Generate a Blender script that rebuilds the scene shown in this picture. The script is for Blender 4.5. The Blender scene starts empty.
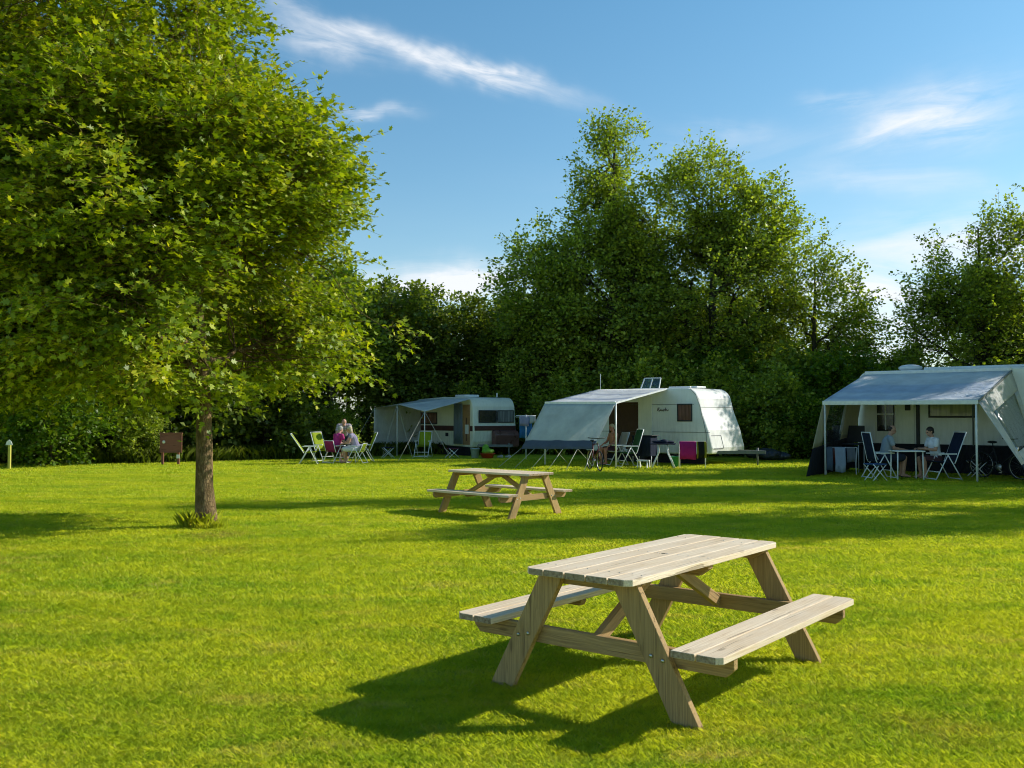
import bpy, math, random
import numpy as np
from mathutils import Vector, Matrix
R = math.radians
col = bpy.context.scene.collection
scene = bpy.context.scene
rnd = random.Random(7)

# ------------------------------------------------------------------ camera
CAM_H, FPX, PITCH = 1.579, 939.3, 0.0328
HOR = 384 + FPX * math.tan(PITCH)
def G(px, py):                       # a point of the ground, from where it is seen
    D = CAM_H * FPX / (py - HOR)
    return Vector(((px - 512) / FPX * D, D, 0.0))
cd = bpy.data.cameras.new('camera'); cam = bpy.data.objects.new('camera', cd); col.objects.link(cam)
cd.sensor_width = 36; cd.lens = 36 * FPX / 1024; cd.clip_end = 2000; cd.clip_start = .05
cam.location = (0, 0, CAM_H); cam.rotation_euler = (math.pi/2 + PITCH, 0, 0)
scene.camera = cam
scene.view_settings.view_transform = 'Standard'
scene.view_settings.look = 'None'; scene.view_settings.exposure = 0; scene.view_settings.gamma = 1

# ------------------------------------------------------------------ node helpers
class NT:
    def __init__(s, tree): s.t = tree; s.n = tree.nodes; s.l = tree.links
    def new(s, typ, **kw):
        nd = s.n.new(typ)
        for k, v in kw.items(): setattr(nd, k, v)
        return nd
    def put(s, sock, v):
        if v is None: return
        if hasattr(v, 'is_output') or isinstance(v, bpy.types.NodeSocket): s.l.new(v, sock)
        else:
            if isinstance(v, (tuple, list)) and len(v) == 3 and sock.type == 'RGBA': v = (*v, 1)
            sock.default_value = v
    def math(s, op, a, b=None, c=None, clamp=False):
        nd = s.new('ShaderNodeMath', operation=op, use_clamp=clamp)
        s.put(nd.inputs[0], a); s.put(nd.inputs[1], b)
        if c is not None: s.put(nd.inputs[2], c)
        return nd.outputs[0]
    def mix(s, f, a, b, blend='MIX'):
        nd = s.new('ShaderNodeMix', data_type='RGBA', blend_type=blend)
        s.put(nd.inputs[0], f); s.put(nd.inputs[6], a); s.put(nd.inputs[7], b)
        return nd.outputs[2]
    def noise(s, vec, scale, detail=4, rough=.5, dist=0, out=0):
        nd = s.new('ShaderNodeTexNoise')
        if vec is not None: s.l.new(vec, nd.inputs['Vector'])
        nd.inputs['Scale'].default_value = scale; nd.inputs['Detail'].default_value = detail
        nd.inputs['Roughness'].default_value = rough; nd.inputs['Distortion'].default_value = dist
        return nd.outputs[out]
    def maprange(s, v, a, b, c=0., d=1., smooth=False):
        nd = s.new('ShaderNodeMapRange')
        if smooth: nd.interpolation_type = 'SMOOTHSTEP'
        s.put(nd.inputs[0], v)
        for i, x in zip((1, 2, 3, 4), (a, b, c, d)): s.put(nd.inputs[i], x)
        return nd.outputs[0]
    def ramp(s, v, stops, mode='LINEAR'):
        nd = s.new('ShaderNodeValToRGB'); s.put(nd.inputs[0], v); cr = nd.color_ramp; cr.interpolation = mode
        while len(cr.elements) < len(stops): cr.elements.new(.5)
        for e, (p, c) in zip(cr.elements, stops): e.position = p; e.color = (*c, 1)
        return nd.outputs[0]
    def mapping(s, vec, scale=(1,1,1), loc=(0,0,0), rot=(0,0,0)):
        nd = s.new('ShaderNodeMapping'); s.l.new(vec, nd.inputs[0])
        nd.inputs['Scale'].default_value = scale; nd.inputs['Location'].default_value = loc; nd.inputs['Rotation'].default_value = rot
        return nd.outputs[0]
    def bump(s, h, strength=.3, dist=.01):
        nd = s.new('ShaderNodeBump'); nd.inputs['Strength'].default_value = strength; nd.inputs['Distance'].default_value = dist
        s.l.new(h, nd.inputs['Height']); return nd.outputs[0]

def newmat(name):
    m = bpy.data.materials.new(name); m.use_nodes = True
    nt = NT(m.node_tree); nt.n.clear(); out = nt.new('ShaderNodeOutputMaterial')
    return m, nt, out
def pbsdf(nt, c, rough=.6, metal=0, spec=.5, normal=None):
    p = nt.new('ShaderNodeBsdfPrincipled')
    nt.put(p.inputs['Base Color'], c); nt.put(p.inputs['Roughness'], rough)
    p.inputs['Metallic'].default_value = metal; p.inputs['Specular IOR Level'].default_value = spec
    if normal is not None: nt.l.new(normal, p.inputs['Normal'])
    return p
def surf(name, c, rough=.55, var=.2, scale=6, bump=.15, bscale=60, metal=0, spec=.5, trans=0, dirt=0):
    m, nt, out = newmat(name)
    tc = nt.new('ShaderNodeTexCoord').outputs['Object']
    n1 = nt.noise(tc, scale, 5, .6)
    cc = nt.mix(nt.maprange(n1, .3, .7), tuple(x*(1-var) for x in c), tuple(min(1, x*(1+var*.6)) for x in c))
    if dirt:
        sp = nt.new('ShaderNodeSeparateXYZ'); nt.l.new(tc, sp.inputs[0])
        st = nt.noise(nt.mapping(tc, (6, 6, .7)), 2.2, 5, .65)
        lo = nt.maprange(sp.outputs[2], .2, 1.6, 1.0, .25)
        f = nt.math('MULTIPLY', nt.maprange(st, .42, .75), nt.math('MULTIPLY', lo, dirt), clamp=True)
        cc = nt.mix(f, cc, (.16, .17, .11))
    nb = nt.bump(nt.noise(tc, bscale, 3), bump, .004) if bump else None
    p = pbsdf(nt, cc, nt.maprange(n1, .2, .8, max(.05, rough-.1), min(1, rough+.12)), metal, spec, nb)
    if trans:
        t = nt.new('ShaderNodeBsdfTranslucent'); nt.l.new(cc, t.inputs[0])
        mx = nt.new('ShaderNodeMixShader'); mx.inputs[0].default_value = trans
        nt.l.new(p.outputs[0], mx.inputs[1]); nt.l.new(t.outputs[0], mx.inputs[2]); nt.l.new(mx.outputs[0], out.inputs[0])
    else: nt.l.new(p.outputs[0], out.inputs[0])
    return m
def fabric(name, c, stripes=None, trans=.25, rough=.85, folds=.5, axis=0, fs=3.0):
    """cloth with soft creases; stripes = list of (position, colour) along the 'st' attribute"""
    m, nt, out = newmat(name)
    tc = nt.new('ShaderNodeTexCoord').outputs['Object']
    at = nt.new('ShaderNodeAttribute', attribute_name='gr').outputs['Vector']
    if stripes:
        sp = nt.new('ShaderNodeSeparateXYZ'); nt.l.new(at, sp.inputs[0])
        wob = nt.math('MULTIPLY_ADD', nt.noise(tc, .9, 2), .05, sp.outputs[1])
        cc = nt.ramp(wob, stripes)
    else: cc = None
    n1 = nt.noise(tc, 2.2, 5, .6)
    shade = nt.maprange(n1, .3, .7, .82, 1.05)
    rgb = nt.new('ShaderNodeCombineColor'); [nt.l.new(shade, rgb.inputs[i]) for i in range(3)]
    cc = nt.mix(1.0, cc if cc is not None else (*c, 1), rgb.outputs[0], 'MULTIPLY')
    fold = nt.noise(nt.mapping(tc, (fs, fs, fs*.35) if axis == 0 else (fs*.5, fs*.5, fs)), 1.6, 4, .55, .6)
    weave = nt.noise(tc, 220, 2)
    nb = nt.bump(nt.math('ADD', fold, nt.math('MULTIPLY', weave, .02)), folds, .05)
    p = pbsdf(nt, cc, rough, 0, .25, nb)
    t = nt.new('ShaderNodeBsdfTranslucent'); nt.l.new(cc, t.inputs[0]); nt.l.new(nb, t.inputs[1])
    mx = nt.new('ShaderNodeMixShader'); mx.inputs[0].default_value = trans
    nt.l.new(p.outputs[0], mx.inputs[1]); nt.l.new(t.outputs[0], mx.inputs[2]); nt.l.new(mx.outputs[0], out.inputs[0])
    return m
def vinyl(name, alpha=.35):
    m, nt, out = newmat(name)
    tc = nt.new('ShaderNodeTexCoord').outputs['Object']
    nb = nt.bump(nt.noise(tc, 4, 3, .6, .8), .6, .05)
    g = nt.new('ShaderNodeBsdfGlossy'); g.inputs[0].default_value = (.8, .82, .85, 1); g.inputs[1].default_value = .12; nt.l.new(nb, g.inputs['Normal'])
    t = nt.new('ShaderNodeBsdfTransparent'); t.inputs[0].default_value = (.8, .84, .86, 1)
    mx = nt.new('ShaderNodeMixShader'); mx.inputs[0].default_value = alpha
    nt.l.new(t.outputs[0], mx.inputs[1]); nt.l.new(g.outputs[0], mx.inputs[2]); nt.l.new(mx.outputs[0], out.inputs[0])
    return m
def glass(name, c, rough=.06):
    m, nt, out = newmat(name)
    tc = nt.new('ShaderNodeTexCoord').outputs['Object']
    cc = nt.mix(nt.maprange(nt.noise(nt.mapping(tc, (14, 14, 1)), 1, 3), .35, .65), tuple(x*.5 for x in c), c)
    p = pbsdf(nt, cc, rough, 0, .8); p.inputs['Coat Weight'].default_value = .6; p.inputs['Coat Roughness'].default_value = .03
    nt.l.new(p.outputs[0], out.inputs[0]); return m

def wood(name, light, dark, grey, greyf=.4, rough=.75, endgrain=None):
    m, nt, out = newmat(name)
    g = nt.new('ShaderNodeAttribute', attribute_name='gr').outputs['Vector']
    warp = nt.noise(nt.mapping(g, (2.2, 9, 9)), 1, 3, .5, .3, out=1)
    vm = nt.new('ShaderNodeVectorMath', operation='MULTIPLY_ADD'); nt.l.new(warp, vm.inputs[0]); vm.inputs[1].default_value = (.02, .035, .035); nt.l.new(g, vm.inputs[2])
    gw = vm.outputs[0]
    fine = nt.noise(nt.mapping(gw, (1.6, 130, 130)), 1, 4, .6)
    ring = nt.noise(nt.mapping(gw, (.55, 34, 26)), 1, 2, .5)
    rings = nt.math('PINGPONG', nt.math('MULTIPLY', ring, 7.0), .5)
    vor = nt.new('ShaderNodeTexVoronoi'); nt.l.new(nt.mapping(g, (2.6, 10, 10)), vor.inputs['Vector']); vor.inputs['Scale'].default_value = 1; vor.inputs['Randomness'].default_value = 1
    knot = nt.maprange(vor.outputs['Distance'], .05, .15, 1, 0, True)
    crack = nt.maprange(nt.noise(nt.mapping(gw, (1.3, 60, 40)), 1, 2, .4), .655, .70)
    plank = nt.noise(nt.mapping(g, (.05, .9, .9)), 1, 1)
    light = nt.mix(nt.maprange(plank, .35, .65, 0, .45), light, dark)
    c1 = nt.mix(nt.maprange(fine, .28, .60), dark, light)
    c1 = nt.mix(nt.math('MULTIPLY', nt.maprange(rings, .15, .5), .45), c1, dark)
    blot = nt.noise(nt.mapping(g, (2.5, 7, 7)), 1, 4, .6)
    c1 = nt.mix(nt.math('MULTIPLY', nt.maprange(blot, .3, .7), greyf), c1, grey)
    c1 = nt.mix(nt.math('MULTIPLY', knot, .55), c1, tuple(x*.32 for x in dark))
    c1 = nt.mix(nt.math('MULTIPLY', crack, .5), c1, tuple(x*.25 for x in dark))
    sn = nt.new('ShaderNodeSeparateXYZ'); nt.l.new(nt.new('ShaderNodeTexCoord').outputs['Normal'], sn.inputs[0])
    if endgrain: c1 = nt.mix(nt.math('MULTIPLY', nt.maprange(nt.math('ABSOLUTE', sn.outputs[0]), .8, .95), nt.maprange(nt.noise(nt.mapping(g, (1, 60, 60)), 1, 3), .3, .7, .55, .95)), c1, endgrain)
    h = nt.math('SUBTRACT', nt.math('MULTIPLY', fine, .6), nt.math('ADD', nt.math('MULTIPLY', crack, 1.6), nt.math('MULTIPLY', knot, .4)))
    p = pbsdf(nt, c1, nt.maprange(fine, .2, .8, rough-.1, rough+.15), 0, .3, nt.bump(h, .55, .003))
    nt.l.new(p.outputs[0], out.inputs[0]); return m

# ------------------------------------------------------------------ mesh builder
class MB:
    def __init__(s): s.v = []; s.f = []; s.g = []; s.smooth = []
    def add(s, vs, fs, gr=None, smooth=False):
        o = len(s.v); s.v += [tuple(v) for v in vs]
        s.g += [tuple(x) for x in (gr if gr is not None else vs)]
        s.f += [tuple(i+o for i in f) for f in fs]; s.smooth += [smooth]*len(fs); return s
    def box(s, c, size, rot=None):
        hx, hy, hz = size[0]/2, size[1]/2, size[2]/2
        loc = [Vector((x, y, z)) for z in (-hz, hz) for y in (-hy, hy) for x in (-hx, hx)]
        off = Vector((rnd.uniform(0, 40), rnd.uniform(0, 40), rnd.uniform(0, 40)))
        gr = [Vector((p.x, p.y, p.z)) + off for p in loc]
        vs = [(rot @ p if rot else p) + Vector(c) for p in loc]
        return s.add(vs, [(0,2,3,1),(4,5,7,6),(0,1,5,4),(2,6,7,3),(0,4,6,2),(1,3,7,5)], gr)
    def beam(s, p0, p1, w, h, up=(0,0,1)):
        p0, p1 = Vector(p0), Vector(p1); d = p1-p0; L = d.length; d.normalize()
        up = Vector(up); y = up.cross(d).normalized(); z = d.cross(y)
        m = Matrix((d, y, z)).transposed()
        return s.box((p0+p1)/2, (L, w, h), m)
    def prism(s, poly, origin, ax, ay, az, thick, gdir=0):
        """poly (2D) in the ax/ay plane, extruded thick along az"""
        ax, ay, az, o = Vector(ax), Vector(ay), Vector(az), Vector(origin); n = len(poly)
        vs = [o+ax*p[0]+ay*p[1] for p in poly] + [o+ax*p[0]+ay*p[1]+az*thick for p in poly]
        off = (rnd.uniform(0, 40), rnd.uniform(0, 40), rnd.uniform(0, 40))
        gr = []
        for t in (0, thick):
            for p in poly:
                q = (p[0], p[1], t) if gdir == 0 else (p[1], p[0], t)
                gr.append((q[0]+off[0], q[1]+off[1], q[2]+off[2]))
        fs = [tuple(range(n))[::-1], tuple(range(n, 2*n))] + [(i, (i+1) % n, (i+1) % n+n, i+n) for i in range(n)]
        return s.add(vs, fs, gr)
    def tube(s, pts, r, sides=8, caps=True, closed=False):
        pts = [Vector(p) for p in pts]; n = len(pts)
        rs = r if isinstance(r, (list, tuple)) else [r]*n
        vs = []; prev = None
        for i, p in enumerate(pts):
            d = (pts[(i+1) % n]-pts[i-1]) if closed else (pts[min(i+1, n-1)]-pts[max(i-1, 0)])
            d.normalize()
            a = Vector((0,0,1)) if abs(d.z) < .9 else Vector((1,0,0))
            if prev is not None: a = prev
            u = (a - d*a.dot(d)).normalized(); prev = u; w = d.cross(u)
            for k in range(sides):
                t = 2*math.pi*k/sides; vs.append(p + (u*math.cos(t)+w*math.sin(t))*rs[i])
        fs = [(i*sides+k, i*sides+(k+1) % sides, ((i+1) % n)*sides+(k+1) % sides, ((i+1) % n)*sides+k) for i in range(n if closed else n-1) for k in range(sides)]
        if caps and not closed: fs += [tuple(range(sides))[::-1], tuple(range((n-1)*sides, n*sides))]
        return s.add(vs, fs, smooth=True)
    def lathe(s, prof, c, axis='z', sides=24, caps=True):
        vs = []; c = Vector(c)
        for (r, h) in prof:
            for k in range(sides):
                t = 2*math.pi*k/sides; q = (r*math.cos(t), r*math.sin(t), h)
                if axis == 'y': q = (q[0], h, q[1])
                if axis == 'x': q = (h, q[0], q[1])
                vs.append(c+Vector(q))
        n = len(prof)
        fs = [(i*sides+k, i*sides+(k+1) % sides, (i+1)*sides+(k+1) % sides, (i+1)*sides+k) for i in range(n-1) for k in range(sides)]
        if caps: fs += [tuple(range(sides))[::-1], tuple(range((n-1)*sides, n*sides))]
        return s.add(vs, fs, smooth=True)
    def ell(s, c, r, rot=None, seg=12, rings=8):
        vs = []; c = Vector(c)
        for i in range(rings+1):
            ph = math.pi*i/rings
            for k in range(seg):
                t = 2*math.pi*k/seg
                q = Vector((r[0]*math.sin(ph)*math.cos(t), r[1]*math.sin(ph)*math.sin(t), r[2]*math.cos(ph)))
                vs.append(c+(rot @ q if rot else q))
        fs = [(i*seg+k, i*seg+(k+1) % seg, (i+1)*seg+(k+1) % seg, (i+1)*seg+k) for i in range(rings) for k in range(seg)]
        return s.add(vs, fs, smooth=True)
    def cap(s, p0, p1, r0, r1, sides=12):
        """tapered capsule"""
        p0, p1 = Vector(p0), Vector(p1); d = (p1-p0); L = d.length
        if L < 1e-6: return s.ell(p0, (r0,)*3)
        d.normalize(); pts = []; rs = []
        for a in (-90, -60, -30, 0): pts.append(p0+d*r0*math.sin(R(a))); rs.append(max(1e-4, r0*math.cos(R(a))))
        for a in (0, 30, 60, 90): pts.append(p1+d*r1*math.sin(R(a))); rs.append(max(1e-4, r1*math.cos(R(a))))
        a = Vector((0,0,1)) if abs(d.z) < .9 else Vector((1,0,0)); u = (a-d*a.dot(d)).normalized(); w = d.cross(u)
        vs = [p+(u*math.cos(2*math.pi*k/sides)+w*math.sin(2*math.pi*k/sides))*r for p, r in zip(pts, rs) for k in range(sides)]
        n = len(pts)
        fs = [(i*sides+k, i*sides+(k+1) % sides, (i+1)*sides+(k+1) % sides, (i+1)*sides+k) for i in range(n-1) for k in range(sides)]
        fs += [tuple(range(sides))[::-1], tuple(range((n-1)*sides, n*sides))]
        return s.add(vs, fs, smooth=True)
    def sheet(s, q, nu=12, nv=12, sag=0., wave=0., seed=0, two=.0, wf=3.0):
        """quad q = p00,p10,p11,p01 as a grid with sag and creases; 'gr' = u,v"""
        p00, p10, p11, p01 = [Vector(p) for p in q]; r = random.Random(seed)
        nrm = (p10-p00).cross(p01-p00).normalized(); ph = [r.uniform(0, 6.3) for _ in range(6)]
        vs = []; gr = []
        for j in range(nv+1):
            for i in range(nu+1):
                u, v = i/nu, j/nv
                p = p00.lerp(p10, u).lerp(p01.lerp(p11, u), v)
                edge = 16*u*(1-u)*v*(1-v)
                p.z -= sag*edge
                e2 = min(1, 6*v*(1-v)+.15)
                p += nrm*wave*e2*(math.sin(u*wf*6.28+ph[0]+v*1.3)*.6+math.sin(u*wf*11+ph[1]-v*2.2)*.4)
                vs.append(p); gr.append((u, v, 0))
        w = nu+1
        fs = [(j*w+i, j*w+i+1, (j+1)*w+i+1, (j+1)*w+i) for j in range(nv) for i in range(nu)]
        return s.add(vs, fs, gr, smooth=True)
    def build(s, name, mat, parent=None, bevel=0, solid=0, sub=0, loc=None):
        me = bpy.data.meshes.new(name); me.from_pydata(s.v, [], s.f)
        a = me.attributes.new('gr', 'FLOAT_VECTOR', 'POINT'); a.data.foreach_set('vector', [c for g in s.g for c in g])
        me.polygons.foreach_set('use_smooth', s.smooth)
        me.materials.append(mat); me.update()
        o = bpy.data.objects.new(name, me); col.objects.link(o)
        if parent is not None: o.parent = parent
        if loc is not None: o.location = loc
        if solid:
            md = o.modifiers.new('solid', 'SOLIDIFY'); md.thickness = solid; md.offset = 0
        if bevel:
            md = o.modifiers.new('bevel', 'BEVEL'); md.width = bevel; md.segments = 2; md.limit_method = 'ANGLE'; md.angle_limit = R(35)
            md.harden_normals = False
        return o

def tag(o, label=None, cat=None, group=None, kind=None):
    if label: o['label'] = label
    if cat: o['category'] = cat
    if group: o['group'] = group
    if kind: o['kind'] = kind
    return o
def thing(name, loc, rz=0, label=None, cat=None, group=None, scale=1):
    o = bpy.data.objects.new(name, None); col.objects.link(o); o.location = loc; o.rotation_euler = (0, 0, rz)
    o.scale = (scale,)*3; o.empty_display_size = .2
    return tag(o, label, cat, group)
def dup(root, loc, rz, label=None, group=None, scale=None):
    def cp(o, par):
        c = o.copy(); col.objects.link(c)
        if par is not None: c.parent = par
        for ch in list(o.children): cp(ch, c)
        return c
    r = cp(root, None); r.location = loc; r.rotation_euler = (0, 0, rz)
    if scale: r.scale = scale if isinstance(scale, tuple) else (scale,)*3
    if label: r['label'] = label
    if group: r['group'] = group
    return r

# ------------------------------------------------------------------ sun, sky
SUN_AZ, SUN_EL = 74.8, 31.0         # azimuth from +Y towards +X
sd = Vector((math.sin(R(SUN_AZ))*math.cos(R(SUN_EL)), math.cos(R(SUN_AZ))*math.cos(R(SUN_EL)), math.sin(R(SUN_EL))))
ld = bpy.data.lights.new('sun', 'SUN'); ld.energy = 5.0; ld.angle = R(.53); ld.color = (1, .955, .86)
lo = bpy.data.objects.new('sun', ld); col.objects.link(lo); lo.rotation_euler = (-sd).to_track_quat('-Z', 'Y').to_euler(); lo.location = (30, 10, 30)

def build_world():
    w = bpy.data.worlds.new('World'); scene.world = w; w.use_nodes = True
    nt = NT(w.node_tree); nt.n.clear()
    out = nt.new('ShaderNodeOutputWorld'); bg = nt.new('ShaderNodeBackground'); bg.inputs[1].default_value = .15
    sky = nt.new('ShaderNodeTexSky', sky_type='NISHITA'); sky.sun_disc = False
    sky.sun_elevation = R(SUN_EL); sky.sun_rotation = R(SUN_AZ); sky.air_density = 1.0; sky.dust_density = .6; sky.ozone_density = 2.2
    d = nt.new('ShaderNodeTexCoord').outputs['Generated']
    sp = nt.new('ShaderNodeSeparateXYZ'); nt.l.new(d, sp.inputs[0])
    az = nt.math('ARCTAN2', sp.outputs[0], sp.outputs[1]); el = nt.math('ARCSINE', sp.outputs[2])
    tint = nt.mix(nt.maprange(el, 0.02, .5), (.92, 1.04, 1.0), (.64, 1.08, 1.12))
    skyc = nt.mix(1.0, sky.outputs[0], tint, 'MULTIPLY')
    hi = nt.maprange(el, .45, 1.1, 1.0, .5, True); hc = nt.new('ShaderNodeCombineColor'); [nt.l.new(hi, hc.inputs[i]) for i in range(3)]  # upper sky, out of view, dimmed on purpose to cut fill light
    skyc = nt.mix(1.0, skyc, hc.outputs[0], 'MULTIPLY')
    cv = nt.new('ShaderNodeCombineXYZ'); nt.l.new(az, cv.inputs[0]); nt.l.new(el, cv.inputs[1])
    wa = nt.noise(cv.outputs[0], 9, 4, .6, out=1)
    wv = nt.new('ShaderNodeVectorMath', operation='MULTIPLY_ADD'); nt.l.new(wa, wv.inputs[0]); wv.inputs[1].default_value = (.07, .05, 0); nt.l.new(cv.outputs[0], wv.inputs[2])
    total = None
    #        px   py   half-length  half-thickness  slope(deg, down to the right)  strength  wisp-scale
    for (px, py, ra, rb, sl, k, ws) in ((400, 46, .145, .0095, 14, 1.0, 18), (325, 38, .06, .014, 8, .7, 24), (480, 64, .075, .0075, 15, 1.2, 24), (374, 112, .034, .0065, -6, .9, 26),
                                       (450, 283, .075, .018, -6, 1.7, 20), (425, 298, .13, .014, 0, 1.1, 16),
                                       (945, 115, .06, .026, -6, 1.0, 20), (900, 135, .05, .010, -14, .6, 26), (870, 300, .11, .03, 12, 1.25, 12), (985, 245, .11, .028, 0, 1.2, 13), (850, 340, .10, .02, 0, 1.0, 12),
                                       (900, 185, .12, .014, 4, .45, 14), (845, 104, .03, .009, 0, .7, 20), (720, 135, .05, .012, 6, .35, 18), (800, 150, .2, .02, -5, .18, 10),
                                       (1400, 160, .3, .03, -10, .6, 8), (-400, 150, .3, .03, 8, .6, 8)):
        a0 = math.atan((px-512)/FPX); e0 = math.atan((384-py)/FPX*math.cos(a0))+PITCH
        s_ = math.sin(R(-sl)); c_ = math.cos(R(-sl))
        wsp = nt.new('ShaderNodeSeparateXYZ'); nt.l.new(wv.outputs[0], wsp.inputs[0])
        da = nt.math('SUBTRACT', wsp.outputs[0], a0+.035); de = nt.math('SUBTRACT', wsp.outputs[1], e0+.025)
        u = nt.math('ADD', nt.math('MULTIPLY', da, c_/ra), nt.math('MULTIPLY', de, s_/ra))
        v = nt.math('ADD', nt.math('MULTIPLY', da, -s_/rb), nt.math('MULTIPLY', de, c_/rb))
        r2 = nt.math('ADD', nt.math('MULTIPLY', u, u), nt.math('MULTIPLY', v, v))
        g = nt.math('POWER', 2.718, nt.math('MULTIPLY', r2, -1.0))
        rot = nt.new('ShaderNodeVectorRotate', rotation_type='Z_AXIS'); nt.l.new(cv.outputs[0], rot.inputs[0]); rot.inputs['Angle'].default_value = R(sl)
        n = nt.noise(nt.mapping(rot.outputs[0], (.45, 2.2, 1), (px*.01, 0, 0)), ws, 7, .62, .6)
        n = nt.maprange(n, .33, .72, .05, 1)
        m = nt.math('MULTIPLY', nt.math('MULTIPLY', g, n), k)
        total = m if total is None else nt.math('ADD', total, m)
    haze = nt.math('MULTIPLY', nt.maprange(el, .26, .0, 0, .24, True), nt.maprange(nt.noise(nt.mapping(cv.outputs[0], (1, 3, 1)), 4, 5, .6), .3, .7, .4, 1))
    f = nt.math('MINIMUM', nt.math('ADD', total, haze), .93)
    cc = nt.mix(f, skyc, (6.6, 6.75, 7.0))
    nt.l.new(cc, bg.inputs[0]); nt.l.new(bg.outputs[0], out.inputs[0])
build_world()

# ------------------------------------------------------------------ lawn
def grass_colour(nt, P, blades=False):
    big = nt.noise(nt.mapping(P, (.5, 1.1, .5), rot=(0, 0, .2)), 1, 5, .65, .5)
    mid = nt.noise(nt.mapping(P, (1.6, 3.2, 1), rot=(0, 0, .25)), 1.0, 5, .7)
    dry = nt.maprange(nt.noise(nt.mapping(P, (.9, 2.6, 1), (5, 3, 0), rot=(0, 0, .3)), 1.0, 7, .72), .555, .68)
    # mowing stripes, long and faint, across the view
    sp = nt.new('ShaderNodeSeparateXYZ'); nt.l.new(P, sp.inputs[0])
    st = nt.math('SINE', nt.math('ADD', nt.math('MULTIPLY', sp.outputs[1], 5.2), nt.math('MULTIPLY', sp.outputs[0], .9)))
    c = nt.mix(nt.maprange(big, .38, .62), (.25, .44, .010), (.70, .73, .028))
    c = nt.mix(nt.math('MULTIPLY', nt.maprange(mid, .42, .62), .65), c, (.70, .72, .06))
    c = nt.mix(nt.math('MULTIPLY', dry, .85), c, (.82, .64, .22))
    c = nt.mix(nt.maprange(st, -1, 1, 0, .25), c, (.66, .68, .05))
    for (cx_, cy_, rr_, k_) in ((-3.9, 12.4, .55, .8), (2.15, 4.75, .35, .5), (-.4, 4.75, .25, .35), (-3.3, 11.0, .5, .45)):
        dv = nt.new('ShaderNodeVectorMath', operation='DISTANCE'); nt.l.new(P, dv.inputs[0]); dv.inputs[1].default_value = (cx_, cy_, 0)
        mk = nt.math('MULTIPLY', nt.maprange(nt.math('ADD', dv.outputs['Value'], nt.math('MULTIPLY', nt.noise(P, 5, 4, .7), .5)), rr_+.25, rr_*.4+.2, 0, k_), nt.maprange(nt.noise(P, 14, 3, .7), .40, .55))
        c = nt.mix(mk, c, (.42, .27, .11))
    fine = nt.noise(P, 26, 3, .7)
    c = nt.mix(nt.math('MULTIPLY', nt.maprange(fine, .35, .65), .28), c, (.16, .31, .006))
    tuft = nt.noise(nt.mapping(P, (1, 1.5, 1)), 6.5, 4, .7)
    c = nt.mix(nt.maprange(tuft, .50, .66, 0, .34), c, (.13, .30, .008))
    return nt.mix(nt.maprange(tuft, .47, .34, 0, .35), c, (.76, .74, .08))
def mat_ground():
    m, nt, out = newmat('lawn_soil_and_thatch')
    P = nt.new('ShaderNodeNewGeometry').outputs['Position']
    c = grass_colour(nt, P)
    f2 = nt.noise(P, 90, 3, .7)
    c = nt.mix(nt.math('MULTIPLY', nt.maprange(f2, .4, .62), .28), c, (.09, .15, .008))
    p = pbsdf(nt, c, .95, 0, .1, nt.bump(nt.math('ADD', f2, nt.noise(P, 30, 3)), .9, .03))
    nt.l.new(p.outputs[0], out.inputs[0]); return m
def mat_blades():
    m, nt, out = newmat('grass_blade')
    g = nt.new('ShaderNodeNewGeometry'); P = g.outputs['Position']
    c = grass_colour(nt, P)
    r = g.outputs['Random Per Island']
    c = nt.mix(nt.maprange(r, 0, 1, 0, .35), c, (.68, .72, .08))
    c = nt.mix(nt.maprange(r, .965, .98, 0, .6), c, (.68, .58, .24))
    p = pbsdf(nt, c, .6, 0, .25)
    t = nt.new('ShaderNodeBsdfTranslucent'); nt.l.new(nt.mix(1, c, (1.35, 1.25, .5), 'MULTIPLY'), t.inputs[0])
    mx = nt.new('ShaderNodeMixShader'); mx.inputs[0].default_value = .5
    nt.l.new(p.outputs[0], mx.inputs[1]); nt.l.new(t.outputs[0], mx.inputs[2]); nt.l.new(mx.outputs[0], out.inputs[0]); return m
M_ground, M_blade = mat_ground(), mat_blades()
g = MB(); S = 400
NX = 80
ys = [-30, -10] + [i*.8 for i in range(0, 60)] + [60, 90, 150, S]
xs = [-S, -120, -60] + [-30+i*1. for i in range(61)] + [60, 120, S]
def gz(x, y): return 0.0
g.add([(x, y, 0) for y in ys for x in xs], [(j*len(xs)+i, j*len(xs)+i+1, (j+1)*len(xs)+i+1, (j+1)*len(xs)+i) for j in range(len(ys)-1) for i in range(len(xs)-1)])
tag(g.build('lawn', M_ground), kind='structure')

def np_mesh(name, V, nper, faces_per, mat, parent=None, smooth=False):
    """many little polygons: V (n, nper, 3); faces_per list of index tuples (all same length)"""
    n = V.shape[0]; V = V.reshape(-1, 3).astype(np.float32)
    fp = np.array(faces_per, dtype=np.int32); k = fp.shape[1]
    F = (fp[None, :, :] + (np.arange(n, dtype=np.int32)*nper)[:, None, None]).reshape(-1)
    me = bpy.data.meshes.new(name); me.vertices.add(len(V)); me.vertices.foreach_set('co', V.ravel())
    nf = n*len(faces_per); me.loops.add(nf*k); me.loops.foreach_set('vertex_index', F)
    me.polygons.add(nf); me.polygons.foreach_set('loop_start', np.arange(nf, dtype=np.int32)*k)
    me.update(calc_edges=True); me.validate(); me.materials.append(mat)
    o = bpy.data.objects.new(name, me); col.objects.link(o)
    if parent is not None: o.parent = parent
    return o

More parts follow.
